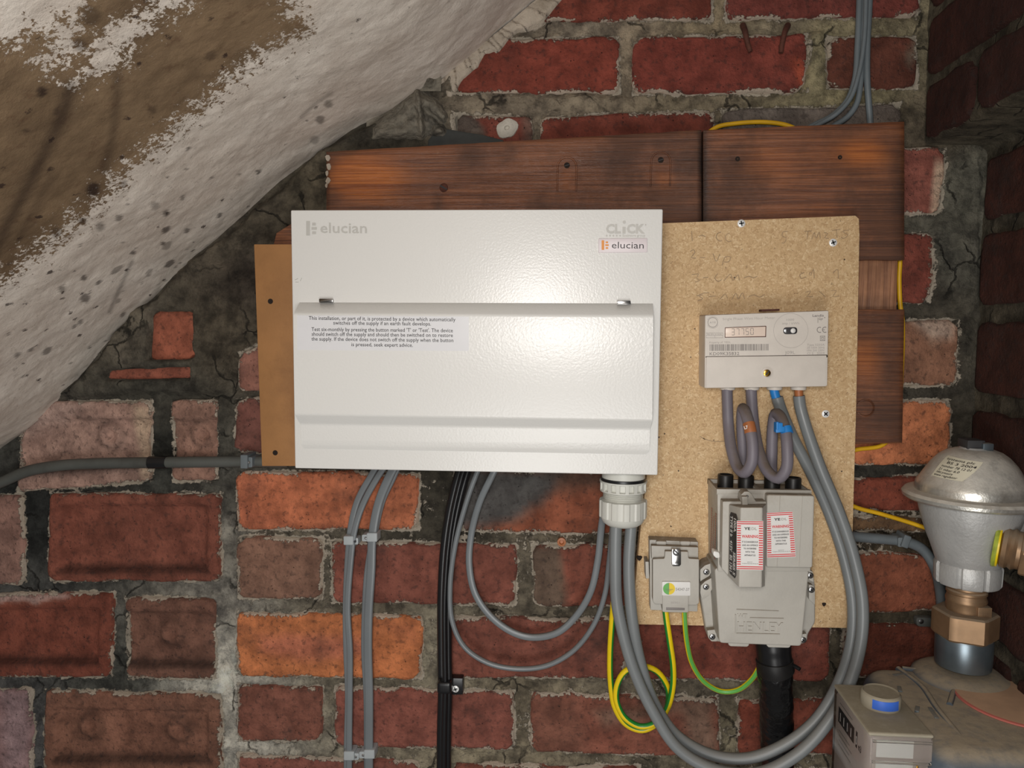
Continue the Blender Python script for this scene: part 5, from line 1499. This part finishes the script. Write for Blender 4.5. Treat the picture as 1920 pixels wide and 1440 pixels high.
# black rating label on the left chamfer of the pull, reading downwards
c0, c1 = P(1389, 951, YH), P(1366, 945, Y1 - .013)
c2, c3 = P(1385.5, 1102, YH), P(1364, 1080, Y1 - .013)
at = lambda s_, t_: (c1 * (1 - s_) + c0 * s_) * (1 - t_) + (c3 * (1 - s_) + c2 * s_) * t_
nrm = np.cross(at(1, 0) - at(0, 0), at(0, 1) - at(0, 0)); nrm /= np.linalg.norm(nrm)
if nrm @ (CAM - c0) < 0: nrm = -nrm
mb = MB()
q = [(.16, .14), (.24, .10), (.66, .10), (.76, .15), (.76, .88), (.66, .93), (.24, .93), (.16, .88)]
mb.add(prism3([at(*a) + nrm * .0005 for a in q], [at(*a) - nrm * .0002 for a in q]))
rl = mb.build('rating_label', M['print_black'], cr, 30, label='black rating label with white letters')
mb = MB()
acr = (at(.76, .5) - at(.16, .5)); acr /= np.linalg.norm(acr)
for s_, s0, t0, t1 in (('100A', .52, .16, .34), ('SERIES S', .52, .60, .90), ('TYPE II b', .24, .14, .42), ('415V', .24, .47, .62), ('BS 1361', .24, .67, .89)):
    a, b = at(s0, t0) + nrm * .0007, at(s0, t1) + nrm * .0007
    text_on(mb, s_, a, b - a, acr, .0062, .03)
mb.build('rating_lettering', M['label_white'], rl, recalc=False)
# faded sticker on the left side of the body
xs = P(1345, 1000, Y1)[0] - .0004
mb, m2 = MB(), MB()
def side_bar(y0, y1, z0, z1, m_, mi=0, l=0.0): m_.add(([(xs - l, y0, z0), (xs - l, y1, z0), (xs - l, y1, z1), (xs - l, y0, z1)], [(0, 1, 2, 3)]), mi)
zt_, zb_ = P(1345, 958, -.095)[2], P(1345, 1045, -.095)[2]
side_bar(-.075, -.108, zb_, zt_, mb)
sl = mb.build('faded_sticker', G, co, recalc=False, label='faded side sticker')
for i in range(20):
    z = zb_ + (zt_ - zb_) * (i + .3) / 20
    side_bar(-.076, -.082, z, z + .0012, m2, 0, .0003); side_bar(-.101, -.107, z, z + .0012, m2, 0, .0003)
text_on(m2, 'WARNING', (xs - .0003, -.089, zt_ - .006), (0, 0, -.04), (0, -1, 0), .004, .02, 0)
text_on(m2, 'DANGEROUS TO INTERFERE', (xs - .0003, -.096, zt_ - .004), (0, 0, -.045), (0, -1, 0), .0025, .0, 1)
m2.build('faded_print', [M['print_faded_red'], M['print_mid']], sl, recalc=False, kind='stuff')
# lower cover and its flange
Y2 = -.108
MB().add(plate([(1314, 1062), (1330, 1056), (1345, 1060), (1510, 1062), (1524, 1070), (1529, 1100), (1529, 1168), (1515, 1190), (1514, 1204), (1500, 1209), (1345, 1204), (1329, 1200), (1323, 1178), (1312, 1110)], YC, -.070, .003, 3, r=6)).build('base_flange', G, co)
MB().add(plate([(1340, 1066), (1352, 1062), (1512, 1066), (1517, 1072), (1503, 1212), (1349, 1206)], YC, Y2, .0028, 4, r=7)).build('lower_cover', G, co)
for q, nm in (([(1313, 1068), (1322, 1060), (1334, 1056), (1335, 1070), (1330, 1080), (1313, 1090)], 0), ([(1314, 1098), (1322, 1090), (1337, 1082), (1337, 1100), (1330, 1116), (1316, 1124), (1313, 1112)], 0), ([(1326, 1182), (1344, 1180), (1345, 1203), (1334, 1203), (1328, 1196)], 0),
              ([(1516, 1068), (1524, 1072), (1526, 1092), (1517, 1088)], 0), ([(1517, 1096), (1525, 1098), (1528, 1108), (1528, 1134), (1517, 1124)], 0), ([(1503, 1189), (1513, 1188), (1512, 1201), (1506, 1207), (1502, 1206)], 0)):
    MB().add(plate(q, YC, -.079, .0012, 2, r=2)).build('screw_lug', G, co)
for x, y in ((1324.5, 1072.5), (1324, 1100.5), (1335.5, 1194), (1519.5, 1079), (1521.5, 1106), (1506, 1200)):
    slotted(co, x, y, -.0792, .0036, [M['zinc'], M['slot']], .7, 'screw', True, .0012)
for x0, x1, y in ((1364, 1406, 1205), (1436, 1484, 1207)):
    MB().add(plate(round_px([(x0, y), (x1, y), (x1 - 3, y + 8), (x0 + 4, y + 7)], 6), -.06, -.103, .003, 3)).build('cable_entry', G, co)
mb = MB()
YE = Y2 - .0004
v_ = M['grey_plastic']
def raised(mbx, s_, a, b, hpx, Y, d, bold):
    m_ = MB(); text_px(m_, s_, a, b, Y, hpx, bold)
    v = np.array(m_.v); k = len(v)
    bk = v.copy(); bk[:, 1] += d
    fs = list(m_.f)
    from collections import Counter
    ed = Counter(); dirs = {}
    for q in fs:
        for i in range(len(q)):
            e = (q[i], q[(i + 1) % len(q)]); key = tuple(sorted(e)); ed[key] += 1; dirs[key] = e
    for key, c in ed.items():
        if c == 1:
            a_, b_ = dirs[key]; fs.append((b_, a_, a_ + k, b_ + k))
    mbx.add((np.concatenate([v, bk]).tolist(), fs))
raised(mb, 'HENLEY', (1382.5, 1184), (1468, 1186), 19, Y2 - .0011, .0016, .012)
raised(mb, 'WT', (1382.5, 1159), (1401, 1159.3), 8.5, Y2 - .0009, .0014, .01)
for a, b in (((1406, 1158.5), (1469, 1160)), ((1381, 1187.5), (1462, 1189.5)), ((1379, 1152), (1379, 1187)), ((1381, 1143), (1460, 1146))):
    mb.add(tube(spline([P(a[0], a[1], Y2 - .0004), P(b[0], b[1], Y2 - .0004)], .02), .0007, seg=6))
mb.build('raised_lettering', G, co, 30, recalc=False, kind='stuff')
p = P(1343, 1040, Y1)
MB().add(plate(round_px([(1338, 1033), (1349, 1036), (1350, 1046), (1343, 1047), (1337, 1041)], 3), Y1 + .008, Y1 - .003, .001)).build('crimp_seal', M['label_white'], co)

# ------------------------------------------------------------------ earth block
eb = thing('earth_block', 'small grey earth terminal block with a round green and yellow symbol', 'terminal block', P(1264, 1147, YC))
YE1, YE2 = -.070, -.083
MB().add(plate([(1218, 1012), (1309, 1016), (1308, 1147), (1219.5, 1144)], YC, YE1, .0012, r=2)).build('base', G, eb)
MB().add(plate([(1221, 1023), (1309.5, 1026), (1309.5, 1050), (1222, 1050)], YE1 + .001, YE2 + .005, .0012)).build('top_ledge', G, eb)
mb = MB()
for x in (1240, 1285):
    mb.add(plate(round_px([(x - 11, 1014), (x + 11, 1014.5), (x + 9, 1024), (x - 9, 1024)], 5), YE1 + .004, YE1 - .003, .002, 3))
mb.build('cable_ports', G, eb, kind='stuff')
ec = MB().add(plate([(1224, 1048), (1246, 1047), (1247, 1033), (1290.5, 1034), (1291, 1047), (1311, 1048), (1311, 1131), (1306, 1135), (1228, 1133), (1224, 1128)], YE1 + .001, YE2, .0016, 3, r=2.5)).build('cover', G, eb)
MB().add(plate([(1242, 1112), (1291.5, 1113), (1291, 1149), (1242, 1148)], YE1 + .002, YE2 - .002, .0012, 3, r=3)).build('latch', G, eb)
MB().add(plate([(1249, 1139), (1284, 1140), (1284, 1144.5), (1249, 1144)], YE2, YE2 - .0024, .0003)).build('latch_slot', M['print_mid'], eb)
MB().add(plate([(1210, 1053), (1216.5, 1053), (1217.5, 1085), (1211, 1085)], YC, YE1 - .004, .0008)).build('side_ear', G, eb)
cl_ = MB().add(plate([(1259.5, 1029.5), (1277, 1030.5), (1277, 1059), (1274, 1062), (1262, 1062), (1259.5, 1059)], YE2 + .002, YE2 - .0028, .0008)).build('metal_strap', M['chrome'], eb)
slotted(cl_, 1268.5, 1035, YE2 - .0028, .0044, [M['zinc'], M['slot']], -.75, 'screw')
MB().add(plate([(1264, 1056.5), (1272, 1057), (1272, 1059.5), (1264, 1059)], YE2, YE2 - .0031, .0002)).build('strap_slot', M['zinc'], cl_)
sk = MB().add(plate([(1241.5, 1091), (1294.5, 1091.5), (1294.5, 1117), (1241.5, 1116.5)], YE2 + .0003, YE2 - .0024, .0001, r=2)).build('earth_sticker', M['label_white'], eb, label='white sticker with green and yellow disc')
mb = MB()
ys = YE2 - .0026
quad_px(mb, [(1254.5 - 11.3 * math.sin(a), 1104 + 11 * math.cos(a)) for a in np.linspace(math.pi, 0, 14)], ys, 0)
quad_px(mb, [(1254.5 + 11.3 * math.sin(a), 1104 + 11 * math.cos(a)) for a in np.linspace(0, math.pi, 14)], ys, 1)
for q in ((1253.9, 1093, 1254.7, 1105), (1247, 1104.8, 1262, 1105.5), (1250, 1106.6, 1259, 1107.3), (1252.5, 1108.4, 1256.5, 1109)): rect_px(mb, *q, ys - .0002, 2)
text_px(mb, '54347-37', (1267, 1107.5), (1292.5, 1108), ys, 5.6, 0, 2)
mb.build('earth_symbol', [M['lime_green'], M['yellow'], M['print_mid']], sk, recalc=False, kind='stuff')
mb = MB(); text_px(mb, 'BS951', (1258, 1131.5), (1274, 1131.8), YE2 - .0022, 3.2); mb.build('moulded_letters', M['print_light'], eb, recalc=False)

# ------------------------------------------------------------------ gas regulator
RY = -.092
rx = P(1815, 1060, RY)[0]
zr = lambda y: P(1815, y, RY)[2]
rs = (0.95 + RY) / F * 1.0
gr = thing('gas_regulator', 'dusty domed grey metal gas regulator standing on brass fittings', 'regulator', (rx, RY, zr(1240)))
rp = lambda L, **k: lathe((rx, RY, 0), [(r * rs, zr(y)) for y, r in L], k.pop('seg', 64), **k)
MB().add(rp([(840, 6), (840, 20), (842, 33), (847, 46), (855, 57), (869, 69), (886, 79.5), (900, 88), (907, 92.5), (912, 93.5), (922, 94.5), (926, 97), (926, 60)])).build('dome', M['cast'], gr, 25)
MB().add(rp([(921, 90), (921, 104), (923, 111), (928, 115), (934, 114), (938, 108), (940, 92)])).build('rolled_rim', M['cast'], gr, 30)
MB().add(rp([(936, 60), (937, 89), (955, 86), (975, 81), (1000, 73), (1020, 65), (1040, 58), (1052, 54), (1056, 50)])).build('lower_body', M['cast_low'], gr, 30)
MB().add(rp([(1050, 46), (1053, 54), (1058, 56), (1088, 55), (1092, 53), (1093, 34)], polar=lambda a: 1 - .07 * (1 if (a * 8 / 6.2832) % 1 < .22 else 0), seg=96)).build('collar', M['cast_low'], gr, 25)
br = MB().add(rp([(1088, 32), (1096, 32.5), (1098, 34), (1101, 34), (1103, 32), (1106, 34), (1110, 34), (1112, 31.5), (1118, 33), (1122, 34.5), (1126, 34), (1128, 33), (1156, 33)])).build('brass_spigot', M['brass'], gr, 30)
MB().add(box(rx + .002, rx + .0165, RY - .0215, RY - .010, zr(1152), zr(1126), .001)).build('spanner_flat', M['brass'], gr)
MB().add(rp([(1142, 34), (1144, 52), (1147, 56), (1188, 56), (1192, 52), (1193, 40)], seg=48, polar=hexk(6, 1.0, .35))).build('union_nut', M['brass'], gr, 25)
MB().add(rp([(1190, 44), (1191, 47), (1195, 48), (1234, 47.5), (1246, 46.5)])).build('steel_ferrule', M['steel'], gr, 30)
# top cap
cp = MB()
cp.add(rp([(838, 8), (838, 23), (841, 26), (845, 26)], seg=40)); cp.build('cap_seat', M['cast_low'], gr)
p = np.array([rx, RY, zr(838)])
MB().add(box(rx - .012, rx + .006, RY - .010, RY + .012, p[2] - .001, p[2] + .0085, .001)).build('cap_slot_block', M['slot'], gr)
MB().add(box(rx + .002, rx + .013, RY - .014, RY - .004, p[2] - .002, p[2] + .006, .0012)).build('cap_nut', M['steel'], gr)
# paper label wrapped on the dome
def dome_r(y):
    Ls = [(840, 20), (842, 33), (847, 46), (855, 57), (869, 69), (886, 79.5), (900, 88), (907, 92.5), (922, 94.5)]
    return np.interp(y, [a for a, b in Ls], [b for a, b in Ls]) * rs
def on_dome(a, y, l=.0006): 
    r = dome_r(y) + l
    return np.array([rx + r * math.sin(a), RY - r * math.cos(a), zr(y)])
mb = MB()
N = 12
LC = ((-1.30, 851.5), (-.22, 856), (-.655, 890), (-1.36, 889))
def lab(s_, t_):
    return tuple((LC[0][i] * (1 - s_) + LC[1][i] * s_) * (1 - t_) + (LC[3][i] * (1 - s_) + LC[2][i] * s_) * t_ for i in (0, 1))
v = [on_dome(*lab(i / N, j / N)) for j in range(N + 1) for i in range(N + 1)]
mb.add((v, [(j * (N + 1) + i, j * (N + 1) + i + 1, (j + 1) * (N + 1) + i + 1, (j + 1) * (N + 1) + i) for j in range(N) for i in range(N)]))
dl = mb.build('paper_label', M['cream'], gr, 80, label='cream printed label on the dome')
mb = MB()
for s_, t_, x0, x1 in (('systems plc', .16, .1, .85), ('BS 3 2004', .33, .2, .95), ('number 78 12 01', .50, .12, .9), ('21 mbar 6.0', .66, .1, .7), ('inlet pressure', .80, .1, .6), ('www regulator', .94, .08, .8)):
    tv, tf = text_flat(s_, .01)
    xa, xb = tv[:, 0].min(), tv[:, 0].max()
    v = [on_dome(*lab(x0 + (x1 - x0) * (a - xa) / (xb - xa), t_ - b * .11 / .73), .0010) for a, b in tv]
    mb.add((v, tf))
mb.build('label_print', M['print_black'], dl, recalc=False)
# side port and union towards the right
pp = P(1868, 1014, -.118)
MB().add(box(rx + .018, rx + .054, RY - .034, RY + .02, zr(1036), zr(946), .005, 3)).build('side_port', M['cast_low'], gr)
ax = np.array([.84, -.50, -.10]); ax /= np.linalg.norm(ax)
o_ = P(1862, 1021, RY - .036)
L_ = lambda prof, **k: lathe(tuple(o_), prof, k.pop('seg', 48), tuple(ax), **k)
MB().add(L_([(.016, 0), (.0218, .0008), (.0225, .0025), (.0218, .0045), (.016, .005)])).build('sealing_tape', M['olive'], gr, 30, label='green and yellow sealing tape')
MB().add(L_([(.0195, .004), (.0215, .0045), (.0215, .0062), (.0195, .0066)])).build('sealing_tape', M['yellow'], gr, 30)
MB().add(L_([(.016, .006), (.0205, .008), (.0215, .012), (.0195, .015), (.0215, .018), (.0195, .021), (.0195, .026)])).build('brass_union', M['brass'], gr, 30)
MB().add(L_([(.018, .024), (.026, .025), (.027, .027), (.027, .052), (.025, .054), (.019, .054)], polar=hexk(6, 1, .2))).build('brass_union_nut', M['brass'], gr, 25)
MB().add(L_([(.0175, .05), (.0175, .12)])).build('copper_pipe', M['brass'], gr, 30)

# ------------------------------------------------------------------ gas meter
gm = thing('gas_meter', 'dust covered dark steel gas meter in the bottom right corner', 'meter', (.46, -.16, CAM[2] - .62))
zt = CAM[2] - .386
def rbox(x0, x1, y0, y1, z0, z1, r, k=5):
    bm = bmesh.new()
    bmesh.ops.create_cube(bm, size=1.0)
    for v in bm.verts: v.co = Vector((x0 + (v.co.x + .5) * (x1 - x0), y0 + (v.co.y + .5) * (y1 - y0), z0 + (v.co.z + .5) * (z1 - z0)))
    bmesh.ops.bevel(bm, geom=list(bm.edges), offset=r, segments=k, profile=.5, affect='EDGES', clamp_overlap=True)
    return bm_out(bm)
MB().add(rbox(.330, .63, -.262, -.062, CAM[2] - .62, zt, .026, 6)).build('meter_body', M['gas_body'], gm, 60)
pc = (rx, RY)
MB().add(lathe((rx, RY, zt), [(.052, -.004), (.050, .0005), (.044, .004), (.036, .0065), (.030, .0075)], 48)).build('inlet_boss', M['gas_body'], gm, 60)
def ridge(pts, r, name='pressed_rib', mat='gas_body', flat=None):
    MB().add(tube(spline([(a, b, zt + c) for a, b, c in pts], .004), r, flat, ref=(0, 0, 1))).build(name, M[mat], gm, 60)
ridge([(.372, -.075, -.002), (.378, -.12, -.001), (.372, -.17, -.001), (.371, -.23, -.004)], .0035)
ridge([(.375, -.078, 0), (.40, -.085, 0), (.415, -.11, 0), (.400, -.14, 0), (.388, -.16, 0)], .003)
for (a, b), L, ang in (((.352, -.128), .012, 1.3), ((.364, -.178), .022, 1.45), ((.3515, -.171), .012, 1.1), ((.366, -.092), .016, .4)):
    q = [(a + sx * L * math.cos(ang) - sy * .004 * math.sin(ang), b + sx * L * math.sin(ang) + sy * .004 * math.cos(ang)) for sx, sy in ((-.5, -.5), (.5, -.5), (.5, .5), (-.5, .5))]
    MB().add(prism3([(x, y, zt + .0006) for x, y in q], [(x, y, zt - .002) for x, y in q], .0004)).build('rubbed_patch', M['steel'], gm, 60)
MB().add(lathe((.466, -.145, zt), [(.060, 0), (.062, .0006), (.062, .0022), (.060, .0026)], 56)).build('disc_rim', M['pink'], gm, label='faded pink rim')
MB().add(lathe((.466, -.145, zt), [(.058, .002), (.0605, .003), (.058, .0034), (.0001, .0036)], 56)).build('round_sticker', M['gas_sticker'], gm, label='dusty orange round label')
MB().add(lathe((.506, -.182, zt), [(.023, .003), (.024, .0055), (.0215, .007), (.020, .0055), (.0001, .0055)], 40)).build('brass_badge', M['brass'], gm)
# index housing on the left face of the meter
ix0, ix1, iy0, iy1 = .276, .334, -.246, -.150
it = CAM[2] - .373
ib = it - .14
ih = MB().add(rbox(ix0 + .005, ix1, iy0 + .006, iy1 - .004, ib, it - .006, .003, 2)).build('index_body', M['index'], gm, 40)
MB().add(rbox(ix0, ix1, iy0, iy1, ib - .004, it - .003, .0035, 3)).build('clear_window', M['clear'], gm, 40, label='clear plastic window')
MB().add(rbox(ix0, ix1, iy0, iy1, it - .004, it, .0018, 3)).build('dusty_lid', M['dusty_clear'], gm, 40)
xi = ix0 + .0046
mb = MB()
def ip(y, z): return (xi, y, it - z)
def irect(y0, y1, z0, z1, m_, mi, l=0):
    m_.add(([(xi - l, y0, it - z1), (xi - l, y1, it - z1), (xi - l, y1, it - z0), (xi - l, y0, it - z0)], [(0, 1, 2, 3)]), mi)
irect(-.163, -.206, .018, .034, mb, 0)
for i in range(4): irect(-.1665 - .0095 * i, -.1725 - .0095 * i, .0195, .0325, mb, 0, .0002)
text_on(mb, '1 1 1 1', (xi - .0004, -.168, it - .031), (0, -.031, 0), (0, 0, 1), .009, .02, 1)
irect(-.2105, -.2145, .018, .034, mb, 0)
text_on(mb, '0', (xi - .0004, -.211, it - .031), (0, -.003, 0), (0, 0, 1), .009, .02, 1)
for z, w in ((.0125, .034), (.041, .030), (.046, .036), (.051, .030), (.056, .034)):
    irect(-.166, -.166 - w, z, z + .0012, mb, 2)
text_on(mb, 'm3', (xi - .0003, -.218, it - .033), (0, -.007, 0), (0, 0, 1), .007, .02, 0)
irect(-.222, -.231, .050, .060, mb, 3)
mb.build('index_print', [M['print_black'], M['label_white'], M['print_mid'], M['print_red']], ih, recalc=False, kind='stuff')
mb = MB()
for z0, z1 in ((.010, .026), (.031, .070)):
    mb.add(box(ix0 + .009, ix1 - .016, iy0 + .0056, iy0 + .007, it - z1, it - z0, .0003))
mb.build('index_panels', M['label_white'], ih, kind='stuff')
MB().add(box(ix1 - .013, ix1 - .0115, iy0 + .004, iy0 + .0058, it - .09, it - .032, .0003)).build('brass_strip', M['bright_brass'], ih)
mb = MB()
for z in (.008, .028): mb.add(tube(spline([(ix0 + .004, iy0 - .0004, it - z), (ix1 - .002, iy0 - .0004, it - z)], .01), .0014, seg=8))
mb.build('window_ridges', M['clear'], gm, kind='stuff')
cx, cy = .307, -.192
cap = MB().add(lathe((cx, cy, it), [(.018, 0), (.0185, .002), (.0182, .012), (.0165, .014), (.0155, .0128), (.0001, .0126)], 40)).build('seal_cap', M['dusty_clear'], gm, 40)
a = np.linspace(-2.35, -.95, 16)
v = [(cx + .0188 * math.cos(t), cy + .0188 * math.sin(t), it + .0025) for t in a] + [(cx + .0186 * math.cos(t), cy + .0186 * math.sin(t), it + .0115) for t in a]
v += [(cx + .0175 * math.cos(t), cy + .0175 * math.sin(t), it + .0025) for t in a] + [(cx + .0175 * math.cos(t), cy + .0175 * math.sin(t), it + .0115) for t in a]
n = 16
fs = [(i, i + 1, n + i + 1, n + i) for i in range(n - 1)] + [(2 * n + i + 1, 2 * n + i, 3 * n + i, 3 * n + i + 1) for i in range(n - 1)] + [(n + i, n + i + 1, 3 * n + i + 1, 3 * n + i) for i in range(n - 1)] + [(i + 1, i, 2 * n + i, 2 * n + i + 1) for i in range(n - 1)] + [(0, n, 3 * n, 2 * n), (n - 1, 3 * n - 1, 4 * n - 1, 2 * n - 1)]
MB().add((v, fs)).build('blue_seal', M['blue_cap'], cap, 40, label='blue seal band')
bm_ = bpy.context.view_layer
bm_.update()
